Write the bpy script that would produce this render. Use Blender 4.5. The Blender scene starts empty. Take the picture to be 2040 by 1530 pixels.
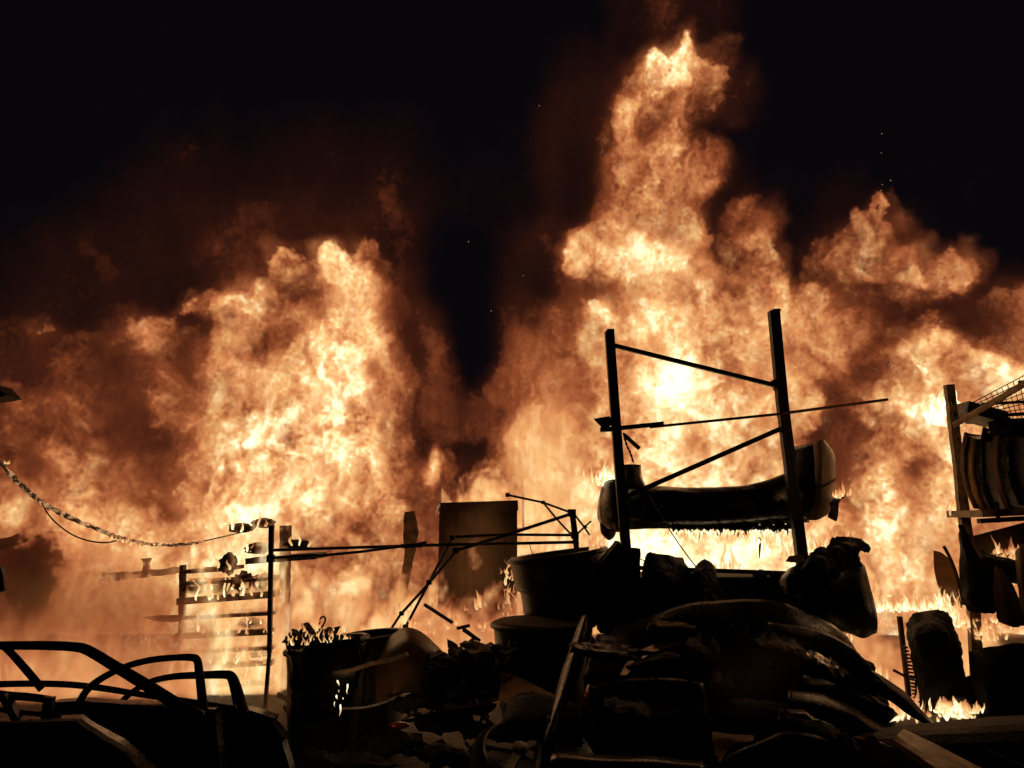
import bpy, bmesh, math, random
import numpy as np
from mathutils import Vector, Matrix, noise as mnoise

# ------------------------------------------------------------------ camera, night sky, exposure
S = bpy.context.scene
COL = S.collection
PITCH = math.radians(10.0)
EYE = Vector((0.0, 0.0, 1.6))
FPX = 1532.0                                   # focal length in photo pixels (2040 wide)
cam_data = bpy.data.cameras.new('camera')
cam = bpy.data.objects.new('camera', cam_data)
COL.objects.link(cam)
S.camera = cam
cam.location = EYE
cam.rotation_euler = (math.radians(90) + PITCH, 0, 0)
cam_data.sensor_width = 36.0
cam_data.lens = 36.0 * FPX / 2040.0
cam_data.clip_end = 800.0

world = bpy.data.worlds.new('World')
S.world = world
world.use_nodes = True
wb = world.node_tree.nodes['Background']
wb.inputs['Color'].default_value = (0.0026, 0.0019, 0.0030, 1)   # moonless night sky over the town
wb.inputs['Strength'].default_value = 1.0

S.view_settings.view_transform = 'Standard'
S.view_settings.look = 'None'
S.view_settings.exposure = 0.0
S.view_settings.gamma = 1.0
S.view_settings.use_curve_mapping = False
S.cycles.use_denoising = True
S.cycles.max_bounces = 4
S.cycles.diffuse_bounces = 2
S.cycles.glossy_bounces = 2
S.cycles.transmission_bounces = 3
S.cycles.volume_bounces = 1
S.cycles.transparent_max_bounces = 48
S.cycles.volume_step_rate = 1.1
S.cycles.volume_max_steps = 256
S.cycles.sample_clamp_indirect = 6.0
S.cycles.use_adaptive_sampling = True
S.cycles.adaptive_threshold = 0.03
S.cycles.adaptive_min_samples = 16

# ------------------------------------------------------------------ helpers
def P(px, py, Y):
    """world point at depth Y seen at photo pixel (px, py)"""
    x = (px - 1020.0) / FPX
    y = (765.0 - py) / FPX
    d = Vector((x, math.cos(PITCH) - y * math.sin(PITCH), math.sin(PITCH) + y * math.cos(PITCH)))
    return EYE + d * (Y / d.y)
def PX(n, Y):
    """n photo pixels in metres at depth Y"""
    return n * Y / FPX

def tag(o, label=None, cat=None, group=None, kind=None):
    if label: o['label'] = label
    if cat: o['category'] = cat
    if group: o['group'] = group
    if kind: o['kind'] = kind
    return o
def empty(name, loc, label, cat, group=None):
    o = bpy.data.objects.new(name, None)
    COL.objects.link(o)
    o.location = loc
    return tag(o, label, cat, group)
# ------------------------------------------------------------------ the fire and its firelit smoke: emissive volumes, grown from noise round a heat field
HEAT_ROWS = [   # how hot the wall of fire and how firelit its smoke is, cell by cell (0 cold sky .. 9 white hot), 34 x 25 cells
"0000000000000000000011211000000000",
"0000000000000000000123531100000000",
"0000000000000000001137642200000000",
"0000000000000000001256521000000000",
"0000000000000000001274410000000000",
"0000000000000000001246531000000000",
"0000000111110000012256543100240000",
"0000011111111000122677665410252200",
"0000001222455320111388866551136451",
"1111112235577321012356677663224544",
"2323433566677532023468877774432454",
"2323423556687642134567877765533665",
"2233334667886432344567977664437667",
"3334345667875333355678777753358977",
"3344345677776222466777777754356766",
"3554455677776452566787777765456776",
"4555556788766555666777777776556766",
"6665666787665444566777777777677776",
"4466666887655443667788888877777666",
"4456656898665555667788888877787666",
"5556667777676777777777777777787666",
"6666677777777777777777777777787666",
"6666677777777777777777777777777666",
"6666677777777777777777777777777666",
"5555566666666666666666666666666555",
]
FY = 12.6                                       # depth of the middle of the wall of fire
def heat_table():
    a = np.array([[int(c) for c in r] for r in HEAT_ROWS], float) / 9.0
    return a
# strokes over the table: (px, py, half width, half height, lean in degrees, level, roughness of the gas there)
STROKES = [
 # brown smoke hanging over the fires, the firelight on it put in as emission
 (560, 360, 360, 180, 0, 1.1, .5), (300, 480, 340, 120, 0, 1.3, .5), (600, 440, 240, 90, 0, 2.0, .6), (1030, 580, 50, 110, 0, 1.4, .5), (1150, 200, 80, 190, 0, 1.6, .6), (1490, 420, 60, 90, 0, 1.1, .5), (1340, 30, 90, 60, 0, 1.2, .8), (770, 480, 60, 90, 0, 1.3, .5), (1720, 380, 60, 70, 0, .9, .5), (60, 560, 120, 80, 0, 1.3, .5), (450, 545, 60, 50, 0, 2.2, .5),
 # top of the tall column
 (1345, 62, 45, 32, 0, 2.6, 1), (1362, 92, 20, 30, 20, 5.8, 1.3), (1405, 120, 76, 15, -10, 5.6, 1.0), (1512, 132, 20, 13, 0, 3.2, .8), (1300, 145, 46, 34, 0, 6.0, 1.2), (1330, 185, 50, 20, -12, 5.4, 1.2),
 (1246, 242, 19, 48, 8, 6.6, .9), (1232, 196, 12, 26, 0, 5.5, .7), (1308, 246, 26, 30, 0, 2.8, .8), (1352, 262, 14, 46, 24, 5.6, 1), (1190, 215, 24, 60, 0, 1.8, .5), (1480, 250, 75, 75, 0, .4, .5), (1470, 340, 60, 60, 20, 1.0, .5),
 (1160, 330, 36, 110, 0, 1.3, .5), (1296, 330, 54, 40, 0, 5.4, 1.2), (1400, 330, 40, 50, 20, 4.0, 1),
 # bright prong and the smoke under it
 (1163, 490, 34, 38, 0, 7.6, 1), (1262, 492, 48, 22, 8, 9.0, 1), (1168, 572, 62, 26, 0, 3.2, .4), (1080, 520, 50, 60, 0, 1.4, .4), (1095, 612, 34, 22, 0, 3.4, 1), (1040, 600, 40, 50, 0, 2.0, .4), (1520, 420, 50, 40, 0, 4.6, 1), (1610, 470, 36, 100, 0, 1.0, .5), (1600, 350, 60, 60, 0, .5, .5),
 (1545, 520, 22, 60, 0, 5.8, 1), (1562, 580, 14, 50, 0, 6.6, 1), (1215, 640, 40, 16, 10, 7.4, 1), (1320, 765, 45, 25, 0, 9.2, 1), (1420, 700, 40, 60, 0, 7.0, 1.3), (1250, 880, 60, 50, 0, 7.2, 1.2), (1380, 900, 90, 40, 0, 6.8, 1),
 # two fireballs and the smoke round them
 (1760, 412, 12, 12, 0, 6.8, 1), (1772, 446, 24, 22, 10, 6.4, 1), (1792, 516, 58, 34, 8, 7.2, 1), (1715, 470, 34, 30, 20, 3.6, 1), (1920, 512, 50, 46, -15, 5.4, 1), (1852, 470, 18, 60, 0, 1.6, .5), (1850, 585, 110, 24, 0, 2.0, .7), (1700, 560, 40, 30, 0, 2.4, .8),
 (1642, 590, 32, 46, 15, 4.8, 1), (1700, 640, 22, 26, 0, 3.8, 1), (1740, 700, 40, 45, 20, 2.6, .8), (1850, 410, 60, 50, 0, .8, .4), (1980, 430, 60, 60, 0, .1, .4),
 # right hand fire
 (1870, 690, 58, 50, -10, 7.2, 1), (1840, 740, 34, 40, 0, 6.8, 1.2), (1985, 668, 16, 22, 0, 5.6, 1), (1945, 640, 50, 36, 0, 2.2, .6), (2010, 590, 60, 60, 0, 1.8, .5), (2030, 660, 24, 30, 0, 2.6, .5), (1862, 832, 30, 26, 0, 9.2, 1), (1990, 740, 60, 34, 0, 7.4, 1), (1930, 900, 70, 110, 0, 7.2, 1.2), (1810, 1010, 60, 110, 0, 7.0, 1.2),
 (1672, 830, 46, 100, 0, 2.2, .8), (1740, 880, 36, 75, 15, 2.6, .8), (1622, 820, 24, 30, 0, 5.8, 1), (1690, 740, 40, 40, 0, 3.6, .8), (1660, 690, 40, 60, 20, 5.2, 1), (1780, 800, 22, 30, 0, 6.4, 1.2), (1830, 930, 40, 60, 0, 4.8, 1),
 # left blaze, pale smoke plume and left haze; firelight on the smoke is emitted
 (392, 640, 42, 34, -8, 1.9, .8), (388, 606, 36, 12, -10, 5.0, 1), (560, 520, 20, 34, 35, 5.6, 1), (612, 506, 26, 9, 0, 5.4, 1), (610, 535, 28, 14, -20, 2.8, 1), (670, 540, 50, 36, 20, 6.6, .8), (720, 500, 24, 20, 0, 4.2, 1), (712, 600, 36, 50, 0, 6.6, .8), (520, 580, 24, 20, 0, 6.4, 1), (470, 620, 50, 20, -14, 6.4, 1),
 (265, 668, 42, 36, 0, 4.4, 1), (78, 644, 26, 22, 0, 3.3, 1), (160, 680, 40, 60, 0, 1.9, .5), (210, 800, 50, 90, 0, 2.7, .4), (260, 850, 24, 40, 0, 2.5, .5), (560, 665, 30, 24, -40, 3.4, 1), (500, 690, 60, 20, 0, 4.0, 1),
 (645, 690, 18, 44, 0, 8.8, 1), (728, 776, 24, 28, 0, 9.3, 1), (655, 822, 56, 10, -22, 8.6, 1), (770, 745, 34, 42, 0, 5.8, .6), (700, 870, 70, 60, 0, 6.2, 1.2), (540, 780, 14, 50, 0, 6.8, 1), (500, 800, 16, 40, 0, 4.6, 1), (590, 850, 40, 60, 0, 6.6, 1.3), (480, 900, 60, 50, 0, 6.8, 1.3),
 (830, 790, 34, 60, 0, 2.3, .5), (850, 870, 30, 40, 0, 1.9, .5), (815, 650, 34, 80, -20, 2.6, .35), (870, 760, 30, 60, 20, 3.2, .35), (800, 600, 30, 70, 0, 2.4, .4), (932, 590, 46, 165, 0, .0, .3), (880, 470, 50, 110, 0, .3, .3), (940, 790, 40, 30, 0, 2.6, .35), (1000, 760, 40, 40, 0, 3.6, .35), (1060, 700, 50, 50, 0, 4.4, .3), (1110, 770, 50, 60, 0, 4.8, .3),
 (920, 890, 64, 28, 0, 1.3, .4), (965, 925, 22, 30, 0, 1.6, .5), (1030, 880, 30, 50, 0, 7.2, .15), (1072, 950, 68, 130, 0, 7.7, .10), (1100, 860, 40, 40, 0, 7.2, .15), (862, 925, 18, 36, 0, 6.4, 1.2), (885, 985, 16, 50, 0, 1.8, .5), (975, 968, 44, 30, 0, 6.2, 1.2), (925, 965, 14, 40, 0, 2.2, .6),
 (930, 1060, 60, 50, 0, 2.6, .6), (770, 1060, 40, 60, 20, 4.6, 1.2), (640, 1130, 40, 40, 0, 4.6, 1.2), (530, 1030, 36, 22, 0, 9.2, 1), (385, 1140, 20, 24, 0, 9.4, 1),
 (60, 1000, 50, 50, 0, 5.2, .5), (100, 930, 24, 40, 0, 5.6, .6), (260, 960, 60, 50, 0, 4.4, .5), (40, 940, 40, 50, 0, 3.2, .3), (200, 1200, 180, 90, 0, 5.6, .12), (60, 1160, 60, 80, 0, 3.6, .12), (20, 1050, 40, 20, -20, 6.6, 1),
]
def heat_mesh():
    """the heat field as a sheet in the world plane Y = 0 (moved to FY by its volumes)"""
    a = heat_table()
    nr, nc = a.shape
    st = 15
    X = np.arange(-90, 2150, st, dtype=float); Yp = np.arange(-60, 1560, st, dtype=float)
    gx, gy = np.meshgrid(X, Yp)
    u = np.clip((gx - 30) / 60, 0, nc - 1.001); v = np.clip((gy - 30) / 60, 0, nr - 1.001)
    i, j = u.astype(int), v.astype(int); fu, fv = u - i, v - j
    fu = fu * fu * (3 - 2 * fu); fv = fv * fv * (3 - 2 * fv)
    h = (a[j, i] * (1 - fu) + a[j, i + 1] * fu) * (1 - fv) + (a[j + 1, i] * (1 - fu) + a[j + 1, i + 1] * fu) * fv
    ro = np.ones_like(h)
    for (x, y, rx, ry, lean, lev, rough) in STROKES:
        c, s = math.cos(math.radians(lean)), math.sin(math.radians(lean))
        dx, dy = gx - x, gy - y
        du, dv = (dx * c + dy * s) / rx, (-dx * s + dy * c) / ry
        w = 1 / (1 + (np.hypot(du, dv) / 1.05) ** 6)
        h = h * (1 - w) + lev / 9.0 * w
        ro = ro * (1 - w) + rough * w
    V, F = [], []
    ny, nx = h.shape
    for j in range(ny):
        for i in range(nx):
            p = P(gx[j, i], gy[j, i], FY - 1.0)     # where the front of the flames stands
            V.append((p.x, 0.0, p.z))
    for j in range(ny - 1):
        for i in range(nx - 1):
            k = j * nx + i
            F.append((k, k + nx, k + nx + 1, k + 1))
    me = bpy.data.meshes.new('heat_field')
    me.from_pydata(V, [], F)
    for nm, arr in (('heat', h), ('rough', ro)):
        at = me.attributes.new(nm, 'FLOAT', 'POINT')
        at.data.foreach_set('value', arr.ravel().astype(np.float32))
    return bpy.data.objects.new('heat_field', me)      # never linked: only read by the fire's field
HEAT = heat_mesh()

class NB:
    """small node builder for geometry and shader trees"""
    def __init__(s, tree): s.t = tree
    def n(s, typ, ins=None, out=0, **k):
        x = s.t.nodes.new(typ)
        for a, b in k.items(): setattr(x, a, b)
        for key, v in (ins or {}).items(): s.put(x.inputs[key], v)
        return x.outputs[out] if out is not None else x
    def put(s, sock, v):
        if isinstance(v, bpy.types.NodeSocket): s.t.links.new(v, sock)
        else: sock.default_value = v
    def m(s, op, a, b=0.0, c=0.0): return s.n('ShaderNodeMath', {0: a, 1: b, 2: c}, operation=op)
    def v(s, op, a, b=(0, 0, 0)): return s.n('ShaderNodeVectorMath', {0: a, 1: b}, operation=op)
    def noise(s, vec, scale, detail=3.0, rough=.55, dist=0.0, out=0):
        return s.n('ShaderNodeTexNoise', {'Vector': vec, 'Scale': scale, 'Detail': detail, 'Roughness': rough, 'Distortion': dist}, out=out)
    def rng(s, x, a, b, c=0.0, d=1.0, smooth=False):
        return s.n('ShaderNodeMapRange', {0: x, 1: a, 2: b, 3: c, 4: d}, interpolation_type='SMOOTHSTEP' if smooth else 'LINEAR')

def fire_field(b, what, thick=1.2):
    """(nodes) heat of the gas at a point: 0 outside"""
    pos = b.n('GeometryNodeInputPosition')
    w = b.v('SUBTRACT', b.noise(pos, 0.42, 2, .5, out=1), (.5, .5, .5))
    w2 = b.v('SUBTRACT', b.noise(pos, 1.5, 3, .6, out=1), (.5, .5, .5))
    p = b.v('ADD', pos, b.v('MULTIPLY', w, (.7, 1.4, .8)))
    p = b.v('ADD', p, b.v('MULTIPLY', w2, (.55, .7, .65)))
    w3 = b.v('SUBTRACT', b.noise(b.v('MULTIPLY', p, (1, 1, .6)), 3.6, 3, .6, out=1), (.5, .5, .5))
    p = b.v('ADD', p, b.v('MULTIPLY', w3, (.34, .30, .42)))
    oi = b.n('GeometryNodeObjectInfo', out=None)
    oi.inputs['Object'].default_value = HEAT
    flat = b.v('MULTIPLY', p, (1, 0, 1))
    def sample(attr):
        sn = b.n('GeometryNodeSampleNearestSurface', out=None, data_type='FLOAT')
        b.put(sn.inputs['Mesh'], oi.outputs['Geometry'])
        na = b.n('GeometryNodeInputNamedAttribute', data_type='FLOAT'); na.node.inputs[0].default_value = attr
        b.put(sn.inputs['Value'], na)
        b.put(sn.inputs['Sample Position'], flat)
        return sn.outputs[0]
    heat = sample('heat')
    if what == 'heat': rough = sample('rough')
    q = b.v('MULTIPLY', p, (1, 1, .6))
    n1 = b.m('SUBTRACT', b.noise(q, 0.8, 4, .55, .4), .5)
    q2 = b.v('MULTIPLY', b.v('ADD', p, b.v('MULTIPLY', w2, (1.9, 1.9, 1.9))), (1.6, 1.6, .36))
    if what == 'heat':
        n2 = b.m('SUBTRACT', b.noise(q2, 1.5, 7, .63, .5), .5)
        r2 = b.m('SUBTRACT', .10, b.m('ABSOLUTE', b.m('SUBTRACT', b.noise(p, 1.25, 4, .5, .9), .5)))
        rid = b.m('SUBTRACT', .09, b.m('ABSOLUTE', b.m('SUBTRACT', b.noise(q2, 3.2, 3, .5, 1.0), .5)))
        amp = b.m('MULTIPLY', b.rng(heat, 0.0, .5, .2, 1.0), rough)
        t = b.m('ADD', b.m('MULTIPLY', n1, .92), b.m('MULTIPLY', n2, 1.25))
        t = b.m('ADD', t, b.m('MULTIPLY', r2, 1.5))
        t = b.m('ADD', t, b.m('MULTIPLY', rid, 1.8))
        return b.m('MAXIMUM', b.m('ADD', heat, b.m('MULTIPLY', t, amp)), 0.0)
    sep = b.n('ShaderNodeSeparateXYZ', {0: p}, out=None)
    y4 = b.m('POWER', b.m('ABSOLUTE', b.m('DIVIDE', sep.outputs[1], thick)), 3.0)
    n3 = b.m('SUBTRACT', b.noise(q2, 1.3, 6, .62, .7), .5)
    t = b.m('ADD', b.m('MULTIPLY', n1, 1.6), b.m('MULTIPLY', n3, 1.5))
    hot = b.m('SUBTRACT', b.m('ADD', b.m('MULTIPLY', heat, 1.5), b.m('MULTIPLY', t, .8)), b.m('ADD', b.m('MULTIPLY', y4, .8), .50))
    hot = b.rng(hot, 0.0, .11, 0.0, 1.0)
    cold = b.m('SUBTRACT', b.m('ADD', b.m('MULTIPLY', heat, 3.0), b.m('MULTIPLY', t, .45)), b.m('ADD', y4, .12))
    cold = b.rng(cold, 0.0, .5, 0.0, .045)
    return b.m('MAXIMUM', hot, cold)

def gn_group(name):
    g = bpy.data.node_groups.new(name, 'GeometryNodeTree')
    g.interface.new_socket('Geometry', in_out='INPUT', socket_type='NodeSocketGeometry')
    g.interface.new_socket('Geometry', in_out='OUTPUT', socket_type='NodeSocketGeometry')
    return g

RAMP = [(0.0, (.008, .0024, .0016)), (.12, (.022, .0058, .0032)), (.22, (.058, .0125, .0056)), (.34, (.145, .032, .0115)), (.46, (.32, .077, .024)),
        (.58, (.60, .190, .066)), (.70, (.90, .365, .128)), (.80, (1.08, .575, .205)), (.92, (1.4, .98, .45)), (1.1, (2.4, 2.1, 1.3))]
def ramp_nodes(b, fac, pts=RAMP, top=1.1):
    r = b.n('ShaderNodeValToRGB', {0: b.m('DIVIDE', fac, top)}, out=None)
    cr = r.color_ramp
    for i, (p, c) in enumerate(pts):
        e = cr.elements[i] if i < 2 else cr.elements.new(p / top)
        e.position = p / top; e.color = (*c, 1)
    return r.outputs[0]
def fire_material():
    mt = bpy.data.materials.new('burning_gas_and_lit_smoke'); mt.use_nodes = True
    b = NB(mt.node_tree); mt.node_tree.nodes.clear()
    d = b.n('ShaderNodeAttribute', out='Fac', attribute_name='density')
    h = b.n('ShaderNodeAttribute', out='Fac', attribute_name='heat')
    ext = b.m('MULTIPLY', d, 20.0)
    geo = b.n('ShaderNodeNewGeometry', out='Position')
    fine = b.noise(b.v('ADD', b.v('MULTIPLY', geo, (1.3, 1.3, .5)), b.n('ShaderNodeCombineXYZ', {0: b.m('MULTIPLY', h, .45), 2: b.m('MULTIPLY', h, .3)})), 7.0, 1.6, .6, 0.0)
    dd = b.m('SUBTRACT', b.m('ADD', h, b.m('MULTIPLY', b.m('SUBTRACT', fine, .5), b.m('MULTIPLY', h, .5))), b.rng(h, .2, .6, 0.0, .045))
    dd = b.m('MULTIPLY', dd, b.rng(d, .02, .28, .68, 1.0))      # thin edges burn redder
    em = b.n('ShaderNodeEmission', {'Color': ramp_nodes(b, dd), 'Strength': ext})  # smoke at low heat emits too, in place of scattered firelight
    ab = b.n('ShaderNodeVolumeAbsorption', {'Color': (0, 0, 0, 1), 'Density': ext})
    add = b.n('ShaderNodeAddShader', {0: em, 1: ab})
    b.n('ShaderNodeOutputMaterial', {'Volume': add}, out=None)
    return mt
FIRE_MAT = fire_material()

def skin_material():
    """thin bright threads of flame that run over the outside of the burning gas"""
    mt = bpy.data.materials.new('flame_threads'); mt.use_nodes = True
    b = NB(mt.node_tree); mt.node_tree.nodes.clear()
    geo = b.n('ShaderNodeNewGeometry', out='Position')
    w = b.v('SUBTRACT', b.noise(geo, 1.1, 2, .5, out=1), (.5, .5, .5))
    p = b.v('ADD', geo, b.v('MULTIPLY', w, (1.2, 1.2, 1.2)))
    n = b.m('ABSOLUTE', b.m('SUBTRACT', b.noise(b.v('MULTIPLY', p, (1.5, 1.5, .55)), 5.0, 1.5, .5), .5))
    line = b.rng(n, .0, .028, 1.0, 0.0, True)
    patch = b.rng(b.noise(geo, .9, 3, .6), .48, .66)
    patch = b.m('MULTIPLY', patch, b.rng(b.n('ShaderNodeAttribute', out='Fac', attribute_name='gas_heat'), .56, .76))
    em = b.n('ShaderNodeEmission', {'Color': (1.0, .70, .36, 1), 'Strength': 1.0})
    tr = b.n('ShaderNodeBsdfTransparent')
    mx = b.n('ShaderNodeMixShader', {0: b.m('MULTIPLY', b.m('MULTIPLY', line, patch), .55), 1: tr, 2: em})
    b.n('ShaderNodeOutputMaterial', {'Surface': mx}, out=None)
    return mt
SKIN_MAT = skin_material()
VOX = 0.05
def fire_body(x0, x1, z0, z1, parent, voxel=VOX, field=fire_field, Y=FY, yr=(-2.2, 1.9)):
    g = gn_group('fire_field')
    b = NB(g)
    lo, hi = (x0, yr[0], z0), (x1, yr[1], z1)
    res = [max(8, int((hi[i] - lo[i]) / voxel)) for i in range(3)]
    box = {'Min': lo, 'Max': hi, 'Resolution X': res[0], 'Resolution Y': res[1], 'Resolution Z': res[2]}
    vc = b.n('GeometryNodeVolumeCube', dict(box, Density=field(b, 'density')))
    vh = b.n('GeometryNodeVolumeCube', dict(box, Density=field(b, 'heat')))
    hg = b.n('GeometryNodeGetNamedGrid', {'Volume': vh, 'Name': 'density'}, out='Grid')
    vc = b.n('GeometryNodeStoreNamedGrid', {'Volume': vc, 'Name': 'heat', 'Grid': hg})
    sm = b.n('GeometryNodeSetMaterial', {'Geometry': vc, 'Material': FIRE_MAT})
    b.n('NodeGroupOutput', {0: sm}, out=None)
    vol = bpy.data.volumes.new('flame_body')
    o = bpy.data.objects.new('flame_body', vol)
    COL.objects.link(o)
    o.parent = parent
    o.location = Vector((0, Y, 0)) - parent.location
    vol.materials.append(FIRE_MAT)
    md = o.modifiers.new('fire', 'NODES'); md.node_group = g
    # the skin of the same gas, coarser, as a mesh
    g2 = gn_group('flame_skin'); b = NB(g2)
    cv = voxel * 3.2
    r2 = {'Min': lo, 'Max': hi, 'Resolution X': max(6, int((hi[0] - lo[0]) / cv)), 'Resolution Y': max(6, int((hi[1] - lo[1]) / cv)), 'Resolution Z': max(6, int((hi[2] - lo[2]) / cv))}
    vc = b.n('GeometryNodeVolumeCube', dict(r2, Density=field(b, 'density')))
    vm = b.n('GeometryNodeVolumeToMesh', {'Volume': vc, 'Threshold': .16 if field is fire_field else .12})
    sa = b.n('GeometryNodeStoreNamedAttribute', {'Geometry': vm, 'Name': 'gas_heat', 'Value': field(b, 'heat')}, data_type='FLOAT', domain='POINT')
    b.n('NodeGroupOutput', {0: b.n('GeometryNodeSetMaterial', {'Geometry': sa, 'Material': SKIN_MAT})}, out=None)
    me = bpy.data.meshes.new('flame_skin'); me.materials.append(SKIN_MAT)
    k = bpy.data.objects.new('flame_skin', me); COL.objects.link(k)
    k.parent = parent; k.location = o.location
    k.modifiers.new('skin', 'NODES').node_group = g2
    return o
def lick_field(b, what, zt, yc, yt, z0=0.0, tall=1.0, hot=.80, soft=1.0):
    """low licking flames standing on the ground"""
    pos = b.n('GeometryNodeInputPosition')
    w = b.v('SUBTRACT', b.noise(pos, 1.6, 3, .6, out=1), (.5, .5, .5))
    p = b.v('ADD', pos, b.v('MULTIPLY', w, (.5, .5, .5)))
    sep = b.n('ShaderNodeSeparateXYZ', {0: p}, out=None)
    z = b.m('DIVIDE', b.m('SUBTRACT', sep.outputs[2], z0), zt * tall)
    y2 = b.m('POWER', b.m('ABSOLUTE', b.m('DIVIDE', b.m('SUBTRACT', sep.outputs[1], yc), yt)), 2.0)
    n = b.m('SUBTRACT', b.noise(b.v('MULTIPLY', p, (1, 1, .45)), 2.2, 6, .66, .8), .5)
    n2 = b.m('SUBTRACT', b.noise(b.v('MULTIPLY', p, (1, 1, .5)), 4.5, 4, .6, 1.2), .5)
    n, n2 = b.m('MULTIPLY', n, soft), b.m('MULTIPLY', n2, soft)
    if what == 'heat':
        t = b.m('ADD', b.m('MULTIPLY', n, 1.5), b.m('MULTIPLY', n2, .8))
        return b.m('MAXIMUM', b.m('ADD', b.m('SUBTRACT', hot, b.m('MULTIPLY', z, .16)), t), .05)
    s_ = b.m('SUBTRACT', b.m('ADD', b.m('SUBTRACT', .72, z), b.m('ADD', b.m('MULTIPLY', n, 2.2), b.m('MULTIPLY', n2, .9))), y2)
    return b.rng(s_, 0.0, .3 if soft == 1.0 else .75, 0.0, (.5 if tall == 1.0 else .5) if soft == 1.0 else .36)
def low_fire(px0, px1, Y, depth, height, label, voxel=.04, z0=0.0, tall=1.0, hot=.76, soft=1.0):
    a, c = P(px0, 1300, Y), P(px1, 1300, Y)
    e = empty('fire', ((a.x + c.x) / 2, Y, 0), label, 'fire')
    fire_body(a.x, c.x, z0 - .05, z0 + height * tall * (1.7 if tall == 1.0 else 1.2), e, voxel, lambda b, what: lick_field(b, what, height, 0.0, depth, z0, tall, hot, soft), Y, (-depth * 1.5, depth * 1.5))
    return e
def fire(px0, px1, py_top, label, voxel):
    a, c = P(px0, py_top, FY), P(px1, py_top, FY)
    e = empty('fire', ((a.x + c.x) / 2, FY, 0), label, 'fire')
    fire_body(a.x, c.x, -0.15, a.z, e, voxel)
    return e
F_LEFT = fire(-120, 932, 200, 'broad blaze with billowing orange smoke behind the burning shelves and the collapsed gazebo frame', .043)
F_TALL = fire(930, 1690, -60, 'towering column of flame, the tallest fire, rising behind the tall bare rack', .042)
F_RIGHT = fire(1688, 2160, 330, 'fire with two loose fireballs above it, burning behind the rack of car bonnets', .041)
low_fire(545, 1060, 8.4, .5, 1.3, 'low curling flames on the ground between the debris heap and the brown container')
low_fire(1640, 1960, 7.0, .4, 1.5, 'low flames on the ground between the hanging car wing and the burnt seat', .041)
low_fire(875, 1040, 10.4, .2, .8, 'crown of pale flames standing on the roof of the brown container', .039, z0=P(950, 1012, 10.35).z - .2)
low_fire(366, 566, 7.92, .22, .7, 'flames pouring out of the boards of the burning shelf', .038, z0=.0, tall=2.4, hot=.88)
low_fire(-130, 420, 7.7, .45, 1.15, 'bright firelit haze behind the salvaged car doors at the left', .045, hot=.72, soft=.5)  # smoke haze; its firelit brightness is emitted through the flame field
low_fire(860, 1050, 9.3, .16, 1.25, 'thin dull flames rising in front of the brown container', .045, hot=.62, soft=.7)
def glow(fire_obj, at, target, watts, size):
    """the light that a fire throws on the yard"""
    l = bpy.data.lights.new('fire_glow', 'AREA'); l.shape = 'DISK'; l.size = size; l.energy = watts; l.color = (1.0, .50, .20)
    o = bpy.data.objects.new('fire_glow', l); COL.objects.link(o); o.parent = fire_obj
    o.location = Vector(at) - fire_obj.location
    o.rotation_euler = (Vector(target) - Vector(at)).to_track_quat('-Z', 'Y').to_euler()
glow(F_LEFT, P(560, 800, 10.0), (-1.2, 5, .5), 20, 2.5)
glow(F_TALL, P(1330, 620, 9.9), (1.2, 5, .8), 22, 3.0)
glow(F_RIGHT, P(1850, 760, 9.6), (3.0, 4.5, .8), 45, 2.0)

# ------------------------------------------------------------------ drifting smoke, lit by the fires
def smoke_material(col, dens, aniso):
    mt = bpy.data.materials.new('drifting_smoke'); mt.use_nodes = True
    b = NB(mt.node_tree); mt.node_tree.nodes.clear()
    d = b.n('ShaderNodeAttribute', out='Fac', attribute_name='density')
    pv = b.n('ShaderNodeVolumePrincipled', {'Color': (*col, 1), 'Density': b.m('MULTIPLY', d, dens), 'Anisotropy': aniso, 'Blackbody Intensity': 0.0})
    b.n('ShaderNodeOutputMaterial', {'Volume': pv}, out=None)
    return mt
def smoke(centre, radii, dens, col, label, seed=0.0, voxel=.11, aniso=.3, scale=.9):
    g = gn_group('smoke_field'); b = NB(g)
    pos = b.n('GeometryNodeInputPosition')
    w = b.v('SUBTRACT', b.noise(b.v('ADD', pos, (seed, seed, 0)), .8 * scale, 3, .55, out=1), (.5, .5, .5))
    p = b.v('ADD', b.v('DIVIDE', pos, radii), b.v('MULTIPLY', w, (.9, .9, .9)))
    n = b.m('SUBTRACT', b.noise(b.v('ADD', pos, (seed, 0, seed)), 1.3 * scale, 5, .6, .5), .5)
    ln = b.n('ShaderNodeVectorMath', {0: p}, out='Value', operation='LENGTH')
    d = b.rng(b.m('ADD', b.m('SUBTRACT', 1.0, ln), b.m('MULTIPLY', n, 1.2)), 0.0, .7)
    vc = b.n('GeometryNodeVolumeCube', {'Density': d, 'Min': tuple(-r * 1.25 for r in radii), 'Max': tuple(r * 1.25 for r in radii),
             'Resolution X': int(radii[0] * 2.5 / voxel), 'Resolution Y': int(radii[1] * 2.5 / voxel), 'Resolution Z': int(radii[2] * 2.5 / voxel)})
    mt = smoke_material(col, dens, aniso)
    b.n('NodeGroupOutput', {0: b.n('GeometryNodeSetMaterial', {'Geometry': vc, 'Material': mt})}, out=None)
    vol = bpy.data.volumes.new('smoke'); vol.materials.append(mt)
    o = bpy.data.objects.new('smoke', vol); COL.objects.link(o); o.location = centre
    o.modifiers.new('smoke', 'NODES').node_group = g
    o['kind'] = 'stuff'; tag(o, label, 'smoke')
smoke(P(170, 1215, 8.4), (2.1, .9, .75), .55, (.80, .62, .42), 'pale smoke veil drifting over the shed and beam at the left')
smoke(P(1500, 1360, 4.35), (.34, .16, .42), .5, (.75, .6, .45), 'thin wisp of smoke rising in front of the largest bonnet', 5.0, .05, .3, 3.0)
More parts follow.
